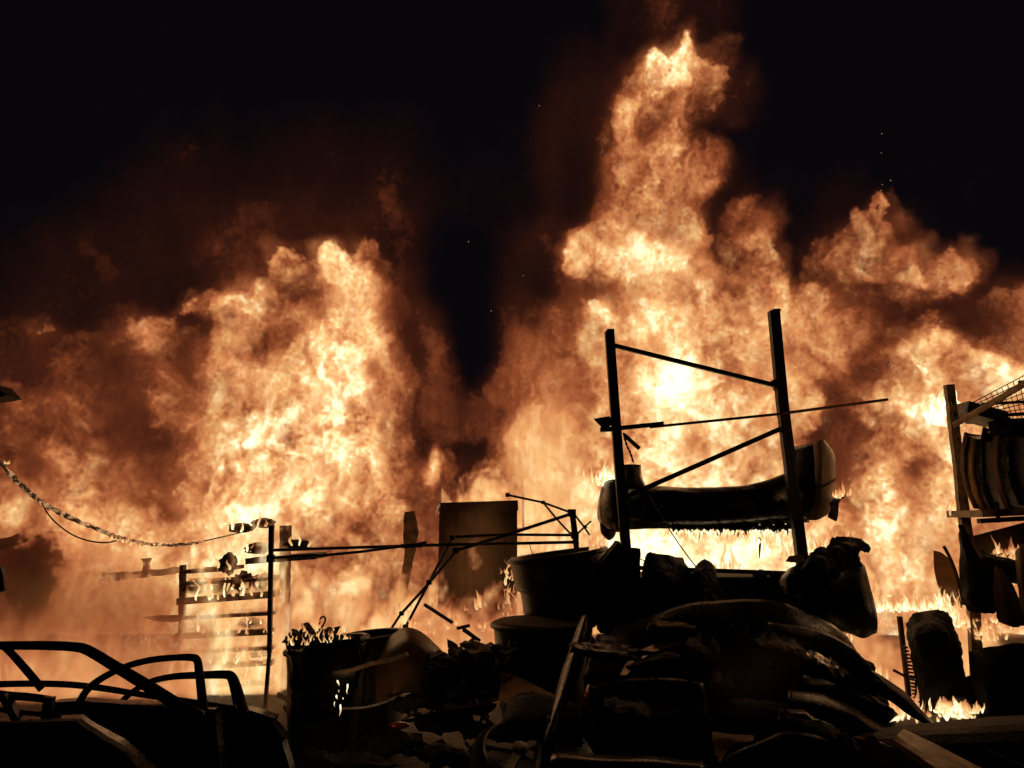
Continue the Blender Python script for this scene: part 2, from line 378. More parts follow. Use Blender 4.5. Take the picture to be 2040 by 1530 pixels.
smoke(P(545, 1440, 6.6), (.3, .6, .35), .9, (.8, .62, .42), 'puff of smoke between the farthest car door and the waste bin', 9.0, .05, .3, 2.5)
smoke(P(955, 1110, 9.0), (.62, .3, .75), .8, (.72, .5, .32), 'brown haze hanging in front of the metal container', 3.0, .07, .4, 1.5)
# ------------------------------------------------------------------ mesh helpers
rnd = random.Random(7)
def link_mesh(name, V, F, mat, parent=None, smooth=False, loc=None):
    """one mesh object; V in world coordinates, origin moved to the base of the shape (or to LOC)"""
    V = [Vector(v) for v in V]
    if parent is not None: o0 = Vector(parent.location)
    elif loc is not None: o0 = Vector(loc)
    else:
        n = len(V)
        o0 = Vector((sum(v.x for v in V) / n, sum(v.y for v in V) / n, min(v.z for v in V)))
    me = bpy.data.meshes.new(name)
    me.from_pydata([tuple(v - o0) for v in V], [], F)
    me.validate()
    if smooth: me.polygons.foreach_set('use_smooth', [True] * len(me.polygons))
    me.materials.append(mat)
    o = bpy.data.objects.new(name, me)
    COL.objects.link(o)
    if parent is not None: o.parent = parent
    else: o.location = o0
    return o
class G:
    """collects shapes into one mesh"""
    def __init__(s): s.V, s.F = [], []
    def add(s, V, F):
        k = len(s.V)
        s.V += [Vector(v) for v in V]
        s.F += [tuple(i + k for i in f) for f in F]
        return s
    def bar(s, p, q, w, d=None, up=(0, 1, 0), taper=1.0):
        """box beam from p to q, w wide across the view, d deep"""
        p, q = Vector(p), Vector(q)
        d = w if d is None else d
        t = (q - p).normalized()
        u = Vector(up)
        a = t.cross(u)
        if a.length < 1e-4: a = t.cross(Vector((1, 0, 0)))
        a.normalize(); c = a.cross(t).normalized()
        V = []
        for pt, k in ((p, 1.0), (q, taper)):
            for sx, sy in ((-1, -1), (1, -1), (1, 1), (-1, 1)):
                V.append(pt + a * (sx * w * k / 2) + c * (sy * d * k / 2))
        return s.add(V, [(3, 2, 1, 0), (4, 5, 6, 7), (0, 1, 5, 4), (1, 2, 6, 5), (2, 3, 7, 6), (3, 0, 4, 7)])
    def tube(s, pts, r, seg=8, flat=1.0, cap=True):
        """round tube along pts; r a number or one per point; flat squashes it in depth"""
        pts = [Vector(p) for p in pts]
        n = len(pts)
        rr = r if hasattr(r, '__len__') else [r] * n
        V, F = [], []
        for i, p in enumerate(pts):
            t = (pts[min(i + 1, n - 1)] - pts[max(i - 1, 0)]).normalized()
            a = t.cross(Vector((0, 1, 0)))
            if a.length < 1e-3: a = t.cross(Vector((1, 0, 0)))
            a.normalize(); c = a.cross(t).normalized()
            for k in range(seg):
                th = 2 * math.pi * k / seg
                V.append(p + a * (math.cos(th) * rr[i]) + c * (math.sin(th) * rr[i] * flat))
        for i in range(n - 1):
            for k in range(seg):
                k2 = (k + 1) % seg
                F.append((i * seg + k, i * seg + k2, (i + 1) * seg + k2, (i + 1) * seg + k))
        if cap:
            F.append(tuple(reversed(range(seg)))); F.append(tuple((n - 1) * seg + k for k in range(seg)))
        return s.add(V, F)
    def blob(s, c, rx, ry, rz, rough=.25, seed=0, freq=2.2, nu=18, nv=10):
        V, F = [], []
        c = Vector(c)
        for j in range(nv + 1):
            ph = math.pi * j / nv
            for i in range(nu):
                th = 2 * math.pi * i / nu
                d = Vector((math.sin(ph) * math.cos(th), math.sin(ph) * math.sin(th), math.cos(ph)))
                k = 1 + rough * (mnoise.noise(d * freq + Vector((seed, seed * .7, 3))) * 1.3 + mnoise.noise(d * freq * 2.7 + Vector((seed, 9, seed))) * .7)
                V.append(c + Vector((d.x * rx * k, d.y * ry * k, d.z * rz * k)))
        for j in range(nv):
            for i in range(nu):
                i2 = (i + 1) % nu
                F.append((j * nu + i, (j + 1) * nu + i, (j + 1) * nu + i2, j * nu + i2))
        return s.add(V, F)
    def sheet(s, rows, thick=.012, nu=16, nv=10, dent=0.0, seed=0, freq=3.0, ragged=0.0, out=(0, -1, 0)):
        """curved panel through rows of (px, py, Y) control points, with thickness and dents; OUT is the side it is offset from"""
        rows = [[Vector(c) if isinstance(c, Vector) else P(*c) for c in r] for r in rows]
        g = grid_spline(rows, nu, nv)
        N = np.zeros_like(g)
        du = np.gradient(g, axis=1); dv = np.gradient(g, axis=0)
        N = np.cross(du, dv); N /= (np.linalg.norm(N, axis=2, keepdims=True) + 1e-9)
        if (N * np.array(out)).sum() < 0: N = -N
        nr, nc = g.shape[:2]
        if dent or ragged:
            for j in range(nr):
                for i in range(nc):
                    v = Vector(g[j, i])
                    q = v * freq + Vector((seed * 3.1, seed, -seed))
                    if dent: g[j, i] += N[j, i] * dent * (mnoise.noise(q) + .5 * mnoise.noise(q * 2.6))
                    if ragged and (j in (0, nr - 1) or i in (0, nc - 1)):
                        w = mnoise.noise_vector(q * 6.0)
                        g[j, i] += np.array((w.x, w.y * .3, w.z)) * ragged
        b = g - N * thick
        V = [Vector(x) for x in g.reshape(-1, 3)] + [Vector(x) for x in b.reshape(-1, 3)]
        m = nr * nc
        F = []
        for j in range(nr - 1):
            for i in range(nc - 1):
                a = j * nc + i
                F.append((a, a + 1, a + nc + 1, a + nc)); F.append((m + a, m + a + nc, m + a + nc + 1, m + a + 1))
        ring = [i for i in range(nc)] + [j * nc + nc - 1 for j in range(1, nr)] + [(nr - 1) * nc + i for i in range(nc - 2, -1, -1)] + [j * nc for j in range(nr - 2, 0, -1)]
        for k in range(len(ring)):
            a, c = ring[k], ring[(k + 1) % len(ring)]
            F.append((a, m + a, m + c, c))
        return s.add(V, F)
    def poly(s, outline, Y, thick=.02, jag=0.0, step=10, seed=0, holes=(), bend=None):
        """flat cut-out panel with an outline in photo pixels at depth Y, real thickness, ragged edge; BEND(px, py) adds depth"""
        r = random.Random(seed)
        def dense(o):
            pts = []
            for k in range(len(o)):
                a, c = o[k], o[(k + 1) % len(o)]
                L = math.hypot(c[0] - a[0], c[1] - a[1])
                n = max(1, int(L / step)) if jag else 1
                for i in range(n):
                    t = i / n
                    j = jag if i else jag * .3
                    pts.append((a[0] + (c[0] - a[0]) * t + r.uniform(-j, j), a[1] + (c[1] - a[1]) * t + r.uniform(-j, j)))
            return pts
        loops = [dense(outline)] + [dense(h) for h in holes]
        from mathutils.geometry import tessellate_polygon
        flat = [[Vector((x, y, 0)) for x, y in lp] for lp in loops]
        tris = tessellate_polygon(flat)
        pts = [p for lp in loops for p in lp]
        yy = [Y + (bend(x, y) if bend else 0.0) for x, y in pts]
        n = len(pts)
        V = [P(x, y, d) for (x, y), d in zip(pts, yy)]
        V += [v + Vector((0, thick, 0)) for v in V]
        F = [tuple(t) for t in tris] + [tuple(i + n for i in reversed(t)) for t in tris]
        k = 0
        for lp in loops:
            m = len(lp)
            for i in range(m):
                a, c = k + i, k + (i + 1) % m
                F.append((a, c, c + n, a + n))
            k += m
        return s.add(V, F)
    def lathe(s, rings, seg=32, axis=None, wob=0.0, seed=0, closed=False):
        """rings of (centre, radius) stacked along z"""
        V, F = [], []
        for j, (c, r) in enumerate(rings):
            c = Vector(c)
            for i in range(seg):
                th = 2 * math.pi * i / seg
                d = Vector((math.cos(th), math.sin(th), 0))
                k = r * (1 + wob * mnoise.noise(d * 1.7 + Vector((0, 0, c.z * 3 + seed))))
                v = d * k
                if axis is not None: v = axis @ v
                V.append(c + v)
        n = len(rings)
        for j in range(n - 1):
            for i in range(seg):
                i2 = (i + 1) % seg
                F.append((j * seg + i, j * seg + i2, (j + 1) * seg + i2, (j + 1) * seg + i))
        return s.add(V, F)
    def build(s, name, mat, parent=None, smooth=False, loc=None):
        return link_mesh(name, s.V, s.F, mat, parent, smooth, loc)

def cr(p0, p1, p2, p3, t):
    return .5 * ((2 * p1) + (-p0 + p2) * t + (2 * p0 - 5 * p1 + 4 * p2 - p3) * t * t + (-p0 + 3 * p1 - 3 * p2 + p3) * t ** 3)
def spline(pts, n):
    """n+1 points on a Catmull-Rom curve through pts (array k x 3)"""
    pts = np.array([tuple(p) for p in pts], float)
    k = len(pts)
    if k == 1: return np.repeat(pts, n + 1, 0)
    e = np.vstack([2 * pts[0] - pts[1], pts, 2 * pts[-1] - pts[-2]])
    out = []
    for i in range(n + 1):
        u = i / n * (k - 1)
        j = min(int(u), k - 2)
        out.append(cr(e[j], e[j + 1], e[j + 2], e[j + 3], u - j))
    return np.array(out)
def grid_spline(rows, nu, nv):
    a = np.array([spline(r, nu) for r in rows])              # rows x nu+1 x 3
    return np.stack([spline(a[:, i], nv) for i in range(a.shape[1])], axis=1)
def PL(pts, Y, n=None):
    """photo-pixel polyline at depth Y (or per-point depth) as world points, smoothed if n"""
    w = [P(p[0], p[1], p[2] if len(p) > 2 else Y) for p in pts]
    return [Vector(v) for v in spline(w, n)] if n else w

# ------------------------------------------------------------------ materials
def material(name, base, rough=.6, metal=0.0, var=.35, scale=6.0, second=None, bump=.15, coat=0.0, spec=.5, detail_scale=40.0):
    """principled surface: blotchy base colour, soot or rust patches, fine relief"""
    mt = bpy.data.materials.new(name); mt.use_nodes = True
    b = NB(mt.node_tree)
    bs = mt.node_tree.nodes['Principled BSDF']
    co = b.n('ShaderNodeTexCoord', out='Object')
    n = b.noise(co, scale, 5, .6)
    second = second or tuple(c * (1 - var) for c in base)
    mix = b.n('ShaderNodeMix', None, out=None, data_type='RGBA')
    b.put(mix.inputs[0], b.rng(n, .38, .62))
    mix.inputs[6].default_value = (*base, 1); mix.inputs[7].default_value = (*second, 1)
    b.put(bs.inputs['Base Color'], mix.outputs[2])
    n2 = b.noise(co, detail_scale, 4, .65)
    b.put(bs.inputs['Roughness'], b.rng(n2, .3, .7, max(.05, rough - .12), min(1, rough + .15)))
    bs.inputs['Metallic'].default_value = metal
    bs.inputs['Coat Weight'].default_value = coat
    bs.inputs['Specular IOR Level'].default_value = spec
    if bump:
        bp = b.n('ShaderNodeBump', {'Strength': bump, 'Height': b.m('ADD', n2, b.m('MULTIPLY', n, 1.5)), 'Distance': .01})
        b.put(bs.inputs['Normal'], bp)
    return mt
M = {
 'ash_ground': material('wet_ash_ground', (.012, .010, .009), .7, var=.5, scale=1.6, second=(.006, .0055, .005), bump=.6, detail_scale=18),
 'char': material('charred_plastic', (.010, .009, .0085), .7, var=.5, bump=.8, spec=.25),
 'char_gloss': material('molten_black_plastic', (.009, .0085, .0085), .32, bump=.12, spec=.3),
 'black_paint': material('sooty_black_paint', (.008, .0075, .008), .30, scale=3, second=(.014, .011, .010), bump=.05, spec=.35),
 'dark_paint': material('dark_red_brown_paint', (.045, .017, .012), .32, scale=3, second=(.016, .010, .009), bump=.06, spec=.35),
 'amber_paint': material('amber_yellow_paint', (.55, .30, .08), .42, scale=4, second=(.2, .11, .04), bump=.1, coat=.3),
 'tan_paint': material('heat_browned_pale_paint', (.24, .15, .085), .55, scale=3, second=(.12, .075, .045), bump=.12),
 'steel': material('sooty_galvanised_steel', (.16, .15, .145), .45, metal=.7, second=(.07, .055, .05), bump=.12),
 'dark_steel': material('fire_blackened_steel', (.05, .042, .038), .5, metal=.5, second=(.025, .02, .018), bump=.2),
 'rust': material('scorched_rusty_steel', (.16, .075, .042), .7, metal=.2, second=(.07, .04, .03), bump=.3),
 'wood': material('scorched_wood', (.22, .135, .075), .75, scale=9, second=(.07, .04, .025), bump=.4),
 'yellow_wood': material('firelit_yellow_timber', (.62, .42, .14), .55, scale=8, second=(.16, .09, .035), bump=.4),  # yellow of the firelight put into the wood colour
 'bin': material('black_bin_plastic', (.022, .020, .020), .42, bump=.1),
 'cable': material('scorched_pale_insulation', (.55, .42, .30), .7, scale=25, second=(.12, .07, .045), bump=.6),
 'wall_metal': material('sooty_brown_sheet_metal', (.075, .038, .024), .75, metal=.1, scale=2, second=(.035, .02, .014), bump=.15),
 'red_lens': material('red_lamp_lens', (.30, .014, .010), .12, var=.2, bump=0, coat=.5),
 'alloy': material('brushed_alloy', (.62, .56, .48), .45, metal=.35, second=(.2, .17, .14), bump=.1),
 'rubber': material('tyre_rubber', (.018, .018, .018), .8, bump=.3),
 'pipe': material('pale_pipe_paint', (.36, .23, .13), .55, scale=10, second=(.14, .085, .05), bump=.2),
 'ash': material('pale_ash', (.42, .36, .28), .9, scale=12, second=(.12, .09, .07), bump=.9),
}
def translucent(name, col, mix_=.5):
    mt = bpy.data.materials.new(name); mt.use_nodes = True
    b = NB(mt.node_tree)
    nd_ = mt.node_tree.nodes
    bs = nd_['Principled BSDF']; out = nd_['Material Output']
    co = b.n('ShaderNodeTexCoord', out='Object')
    n = b.noise(co, 5.0, 5, .6)
    m_ = b.n('ShaderNodeMix', None, out=None, data_type='RGBA')
    b.put(m_.inputs[0], b.rng(n, .35, .65))
    m_.inputs[6].default_value = (*col, 1); m_.inputs[7].default_value = (*(c * .45 for c in col), 1)
    b.put(bs.inputs['Base Color'], m_.outputs[2]); bs.inputs['Roughness'].default_value = .35
    tr = b.n('ShaderNodeBsdfTranslucent', {'Color': m_.outputs[2]})
    ms = b.n('ShaderNodeMixShader', {0: mix_, 1: bs.outputs[0], 2: tr})
    b.put(out.inputs['Surface'], ms)
    return mt
def firelit_sheath():
    mt = M['cable']; b = NB(mt.node_tree); bs = mt.node_tree.nodes['Principled BSDF']
    co = b.n('ShaderNodeTexCoord', out='Object')
    n = b.noise(co, 14.0, 4, .6)
    bs.inputs['Emission Color'].default_value = (1.0, .50, .22, 1)      # firelight on the pale sheath put in as patches of emission
    b.put(bs.inputs['Emission Strength'], b.rng(n, .46, .62, 0.02, .62))
firelit_sheath()
M['thin_plastic'] = translucent('thin_scorched_plastic', (.42, .26, .14), .55)
def flame_surface():
    """small licking flames: a skin of burning gas, brighter at the root"""
    mt = bpy.data.materials.new('small_flame'); mt.use_nodes = True
    b = NB(mt.node_tree); mt.node_tree.nodes.clear()
    geo = b.n('ShaderNodeNewGeometry', out='Position')
    h = b.n('ShaderNodeAttribute', out='Fac', attribute_name='root')
    n = b.noise(b.v('MULTIPLY', geo, (1, 1, .5)), 14.0, 3, .6, 1.0)
    t = b.m('ADD', h, b.m('MULTIPLY', b.m('SUBTRACT', n, .5), .55))
    em = b.n('ShaderNodeEmission', {'Color': ramp_nodes(b, t), 'Strength': 1.0})
    tr = b.n('ShaderNodeBsdfTransparent', {'Color': (1, 1, 1, 1)})
    mx = b.n('ShaderNodeMixShader', {0: b.rng(t, .38, .72, 0.0, .5), 1: tr, 2: em})
    b.n('ShaderNodeOutputMaterial', {'Surface': mx}, out=None)
    return mt
M['flame'] = flame_surface()
def tongues(name, bases, label, height=.25, width=.03, n=6, seed=0, down=False, curl=.5, parent=None, heat=(.72, 1.02)):
    """licks of flame rising from BASES (world points): tapered, curled closed bodies in one mesh"""
    r = random.Random(seed)
    V, F, A = [], [], []
    seg = 5
    for c in bases:
        c = Vector(c)
        for _ in range(n):
            p = c + Vector((r.gauss(0, width * 1.6 + .02), r.gauss(0, width), r.uniform(-width, width)))
            h = height * r.choice((.35, .5, .7, .8, 1.0, 1.4)) * r.uniform(.8, 1.2); w = width * r.uniform(.5, 1.5)
            ph = r.uniform(0, 6.28); cu = curl * r.uniform(.1, .75); lean = r.uniform(-.5, .5)
            k0 = len(V); m = 11
            top = r.uniform(*heat)
            for i in range(m):
                t = i / (m - 1)
                z = h * t * (-1 if down else 1)
                x = h * (lean * t * .6 + cu * .26 * math.sin(ph + t * 6.2) * (t + .15))
                yy = h * .25 * math.cos(ph + t * 5.0) * t
                z += (-1 if down else 1) * h * .10 * cu * math.cos(ph + t * 6.2) * t
                rad = w * (math.sin(math.pi * min(1, t * .9 + .12)) ** .8) * (1 - .55 * t)
                q = p + Vector((x, yy, z))
                for s in range(seg):
                    a = 2 * math.pi * s / seg
                    V.append(q + Vector((math.cos(a) * rad, math.sin(a) * rad, 0)))
                    A.append(top - .34 * t)
            for i in range(m - 1):
                for s in range(seg):
                    s2 = (s + 1) % seg
                    F.append((k0 + i * seg + s, k0 + i * seg + s2, k0 + (i + 1) * seg + s2, k0 + (i + 1) * seg + s))
    o = link_mesh(name, V, F, M['flame'], parent, smooth=True)
    at = o.data.attributes.new('root', 'FLOAT', 'POINT')
    at.data.foreach_set('value', np.array(A, np.float32))
    if label: tag(o, label, 'flames')
    o['kind'] = 'stuff'
    return o
# ------------------------------------------------------------------ ground
def ground():
    V, F = [], []
    nx, ny = 110, 90
    xs = [math.copysign(abs(t) ** 2.2, t) * 120 for t in np.linspace(-1, 1, nx)]
    ys = [-30 + 200 * t ** 2.0 for t in np.linspace(0, 1, ny)]
    for y in ys:
        for x in xs:
            v = Vector((x, y, 0))
            near = max(0.0, 1 - math.hypot(x, y - 6) / 16)
            V.append((x, y, near * (.05 * mnoise.noise(v * .9) + .02 * mnoise.noise(v * 3.1)) - .03))
    for j in range(ny - 1):
        for i in range(nx - 1):
            k = j * nx + i
            F.append((k, k + 1, k + nx + 1, k + nx))
    o = link_mesh('ground', V, F, M['ash_ground'], smooth=True, loc=(0, 0, 0))
    o['kind'] = 'structure'
ground()
# ------------------------------------------------------------------ burning yard behind: shelves, container, left shed
def shelves():
    Y = 8.1
    e = empty('storage_shelf', P(460, 1400, Y), 'burning tall shelf loaded with charred rolls behind the thin left gazebo leg', 'shelf')
    G().poly([(557, 1047), (575, 1047), (573, 1120), (570, 1250), (562, 1440), (546, 1440), (553, 1250), (557, 1150)], Y, .12, jag=.8).build('post', M['wood'], e)
    G().poly([(357, 1126), (365, 1126), (364, 1250), (361, 1440), (352, 1440), (355, 1250)], Y + .1, .08, jag=.8).build('post', M['wood'], e)
    for i, (xa, ya, xb, yb, t) in enumerate([(505, 1116, 640, 1106, 11), (372, 1194, 556, 1180, 12), (370, 1261, 556, 1252, 10), (372, 1322, 556, 1312, 9), (395, 1356, 556, 1350, 8), (380, 1137, 470, 1131, 7), (372, 1226, 556, 1217, 6), (372, 1292, 556, 1284, 6), (378, 1160, 556, 1150, 6), (390, 1376, 556, 1371, 7)]):
        G().bar(P(xa, ya, Y), P(xb, yb, Y), PX(t, Y), .5, up=(0, 1, 0)).build('shelf_board', M['wood'], e)
    rolls = [(400, 1168, 30, 16), (445, 1170, 22, 13), (487, 1160, 18, 20), (525, 1160, 22, 17), (455, 1122, 14, 20), (515, 1092, 26, 10), (592, 1084, 24, 9), (480, 1052, 24, 9), (525, 1042, 22, 9), (500, 1240, 26, 9), (455, 1308, 30, 9), (520, 1300, 20, 9), (480, 1345, 26, 8)]
    lab = ['charred roll on the left end of the second burning shelf', 'small charred roll second from the left on the second burning shelf', 'upright charred lump in the middle of the second burning shelf',
           'rounded charred lump beside the wooden post on the second burning shelf', 'charred upright stub on the top left of the burning shelf', 'flat charred bundle on the top board left of the wooden post',
           'flat charred bundle right of the wooden post on the top board', 'charred heap at the end of the burning cable', 'charred heap wrapped in white flame beside the top of the gazebo leg',
           'charred bundle on the third burning shelf', 'left charred bundle on the fourth burning shelf', 'charred bundle near the post on the fourth burning shelf', 'charred bundle on the lowest burning shelf']
    for k, ((x, y, rx, rz), l) in enumerate(zip(rolls, lab)):
        o = G().blob(P(x, y, Y - .05), PX(rx, Y), .16, PX(rz, Y), .3, k + 1).build('charred_roll', M['char'], smooth=True)
        tag(o, l, 'burnt roll', 'charred rolls on the burning shelf')
    b = [P(x + dx, y + rz * .6, Y - .22) for x, y, rx, rz in rolls for dx in (-rx * .7, 0, rx * .7)]
    b += [P(380 + i * 14, 1196 - i * 1, Y - .28) for i in range(13)] + [P(380 + i * 14, 1262, Y - .28) for i in range(13)] + [P(385 + i * 14, 1324, Y - .28) for i in range(12)] + [P(400 + i * 13, 1360, Y - .28) for i in range(12)]
    tongues('flames', b, 'curling bright flames licking over the boards and rolls of the burning shelf', .15, .016, 1, 3, curl=.9, heat=(.8, 1.1))
    # scorched beam with a short upright, left of the shelf
    e = empty('roof_beam', P(265, 1150, 11.35), 'scorched wooden beam with a short upright block, dim in the smoke left of the shelf', 'beam')
    G().poly([(165, 1140), (250, 1140), (362, 1129), (362, 1141), (250, 1155), (215, 1160), (180, 1150)], 11.35, .12, jag=1.5).build('beam', M['wood'], e)
    G().poly([(279, 1113), (297, 1112), (293, 1121), (292, 1138), (283, 1138), (285, 1121)], 11.35, .1, jag=.6).build('block', M['wood'], e)
    o = G().poly([(285, 1230), (355, 1226), (355, 1238), (310, 1238)], 8.2, .1, jag=1.5).build('broken_board', M['wood'])
    tag(o, 'short broken board stuck to the lower left post of the burning shelf', 'board')
shelves()
def left_shed():
    Y = 11.75
    e = empty('shed', P(50, 1330, Y), 'dark boxy shed with a ragged burning top, half hidden in smoke at the left edge', 'shed')
    G().poly([(-120, 1090), (0, 1085), (30, 1068), (60, 1064), (85, 1052), (104, 1054), (112, 1082), (118, 1110), (108, 1160), (112, 1230), (108, 1420), (-120, 1420)], Y, .5, jag=3).build('wall', M['wall_metal'], e)
    G().poly([(-120, 1082), (-10, 1078), (40, 1060), (90, 1046), (112, 1048), (108, 1060), (60, 1074), (0, 1096), (-120, 1100)], Y - .15, .8, jag=2).build('roof', M['char'], e)
left_shed()
def container():
    Y = 10.0
    e = empty('container', P(955, 1260, Y), 'brown corrugated metal container with flames along its roof, behind the gazebo rails', 'container')
    xs = [886, 905, 925, 945, 962, 978, 990, 1002, 1012, 1028]
    for k in range(9):
        a, c = xs[k], xs[k + 1]
        G().poly([(a + 1.5, 1012 - k * .6), (c - 1.5, 1011 - k * .6), (c - 1.5, 1270), (a + 1.5, 1270)], Y + (.03 if k % 2 else 0), .04, jag=.7).build('panel', M['wall_metal'], e)
    G().bar(P(880, 1140, Y + .6), P(1030, 1140, Y + .6), PX(258, Y), 1.0).build('body', M['wall_metal'], e)
    G().bar(P(878, 1012, Y - .02), P(1032, 1007, Y - .02), .13, .14).build('roof_rail', M['wall_metal'], e)
    for x, w in ((994, 4), (1006, 3), (978, 3)):
        G().bar(P(x, 1015, Y - .05), P(x, 1262, Y - .05), PX(w, Y), .03).build('door_rod', M['dark_steel'], e)
    tongues('flames', [P(1012 + (i % 2) * 4, 1215 - i * 12, Y - .3) for i in range(8)], 'thin flame climbing the right corner of the brown container', .14, .014, 5, 13, curl=1.2)
    o = G().poly([(806, 1020), (824, 1018), (832, 1062), (822, 1110), (812, 1160), (802, 1220), (790, 1300), (776, 1300), (786, 1220), (796, 1160), (806, 1100), (803, 1060)], 9.6, .12, jag=1.2).build('timber_post', M['wood'])
    tag(o, 'leaning burnt timber post crossing behind the upper gazebo rail', 'post')
container()

# ------------------------------------------------------------------ left: cable, roof tips, collapsed gazebo
def cables():
    Y = 7.9
    pts = PL([(-60, 870), (0, 922), (38, 962), (82, 1000), (140, 1031), (200, 1057), (260, 1078), (320, 1086), (372, 1084), (408, 1078)], Y, 90)
    r = random.Random(4)
    rad = [max(.006, .024 * (1 - (i / 90) ** 2.5 * .62) * (1 + r.uniform(-.28, .4))) for i in range(91)]
    pts = [p + Vector((0, 0, r.uniform(-.006, .006))) for p in pts]
    e = empty('power_cable', P(200, 1057, Y), 'thick scorched pale cable sagging from the left edge towards the burning shelf', 'cable')
    G().tube(pts, rad, 8).build('sheath', M['cable'], e)
    G().tube(PL([(405, 1078), (450, 1068), (492, 1058)], Y, 12) + [P(505, 1052, 8.1)], .006, 6).build('wire', M['dark_steel'], e)
    tongues('flames', [p + Vector((0, -.01, .012)) for p in pts[6:88:1]], 'thin bright fringe added along the top of the sagging cable as its lit edge', .02, .005, 2, 22, curl=.9, heat=(.7, .95))  # emissive licks added to brighten the backlit top of the cable
    tongues('flames', [p for p in PL([(245, 1082), (275, 1088), (300, 1085)], Y - .04, 5)] + [P(232, 1074, Y - .04), P(12, 925, Y - .04)], 'tiny flames on the underside of the sagging cable', .05, .012, 3, 21)
    o = G().tube(PL([(83, 1001), (93, 1020), (110, 1040), (140, 1063), (175, 1077), (210, 1081), (232, 1077)], Y - .02, 40), .0075, 6).build('loose_wire', M['rust'])
    tag(o, 'thin loose wire hanging in a loop below the thick sagging cable', 'wire')
cables()
o = G().poly([(-60, 760), (-8, 766), (2, 778), (13, 788), (2, 790), (-60, 800)], 6.0, .2, jag=1).build('eave_corner', M['dark_steel'])
tag(o, 'small dark pointed tip of a roof edge poking in high at the left edge', 'roof edge')
o = G().poly([(-40, 1120), (0, 1128), (6, 1150), (9, 1176), (-4, 1180), (-40, 1182)], 7.0, .05, jag=1).build('sign_plate', M['rust'])
tag(o, 'dull brown plate cut by the left edge below the cable', 'plate')

def gazebo():
    Y = 6.8
    e = empty('gazebo_frame', P(534, 1440, Y), 'collapsed dark metal frame of a folding gazebo with bent legs and scissor bars', 'gazebo frame')
    D = M['dark_steel']
    def rod(name, pts, w, Yd=Y, n=None):
        return G().tube(PL(pts, Yd, n), PX(w, Yd) / 2, 6).build(name, D, e)
    leg = G().bar(P(541, 1047, Y), P(540, 1092, Y), PX(9, Y)).bar(P(540, 1090, Y), P(537, 1300, Y), PX(8, Y)).bar(P(537, 1298, Y), P(526, 1437, Y), PX(6.5, Y)).build('leg', D, e)
    G().bar(P(540, 1105, Y - .02), P(539, 1120, Y - .02), PX(13, Y)).build('bracket', D, e)
    leg2 = G().bar(P(1140, 1022, Y), P(1148, 1085, Y), PX(11, Y)).bar(P(1147, 1080, Y), P(1160, 1190, Y), PX(10, Y)).bar(P(1160, 1188, Y), P(1178, 1430, Y), PX(11, Y)).build('leg', D, e)
    rod('rail', [(545, 1096), (700, 1091), (860, 1086), (1148, 1080)], 6)
    rod('rail', [(545, 1111), (640, 1107), (720, 1099), (832, 1084), (850, 1080)], 5.5, Y - .05)
    G().bar(P(800, 1088, Y - .04), P(842, 1086, Y - .04), PX(8, Y)).build('bracket', D, e)
    rod('rail', [(902, 1070), (1000, 1065), (1146, 1066)], 5.5, Y + .05)
    rod('scissor_bar', [(901, 1070), (855, 1160), (808, 1249)], 5.5, Y)
    rod('scissor_bar', [(908, 1097), (856, 1160), (800, 1222)], 5.5, Y - .08)
    rod('scissor_bar', [(800, 1221), (743, 1308)], 5, Y - .1)
    rod('scissor_bar', [(808, 1249), (741, 1308)], 5, Y - .12)
    rod('scissor_bar', [(742, 1308), (690, 1372), (682, 1366)], 5, Y - .2)
    rod('scissor_bar', [(740, 1309), (712, 1335), (690, 1362)], 4.5, Y - .22)
    rod('scissor_bar', [(908, 1097), (980, 1075), (1137, 1024)], 6.5, Y - .06)
    rod('roof_rod', [(1011, 986), (1082, 1001), (1137, 1021)], 4.5, Y + .3)
    rod('roof_rod', [(1082, 1001), (1110, 1035), (1137, 1064)], 4, Y + .25)
    rod('roof_rod', [(1144, 1024), (1160, 1045), (1175, 1066)], 4, Y + .35)
    rod('roof_rod', [(1150, 1064), (1164, 1050), (1178, 1038)], 3.5, Y + .4)
    j = [(901, 1071, 9), (908, 1097, 11), (855, 1160, 9), (800, 1222, 8), (808, 1249, 9), (743, 1308, 10), (1139, 1022, 15), (1145, 1066, 14), (1082, 1001, 7), (1011, 986, 8), (1166, 1049, 6), (684, 1364, 8)]
    for x, y, w in j:
        G().bar(P(x, y - w / 2, Y - .1), P(x, y + w / 2, Y - .1), PX(w, Y), PX(w, Y) * 1.6).build('joint', M['char'], e)
    rod('loose_wire', [(1055, 1080), (1057, 1093), (1061, 1105), (1059, 1124)], 1.6, Y - .03, 12)
gazebo()

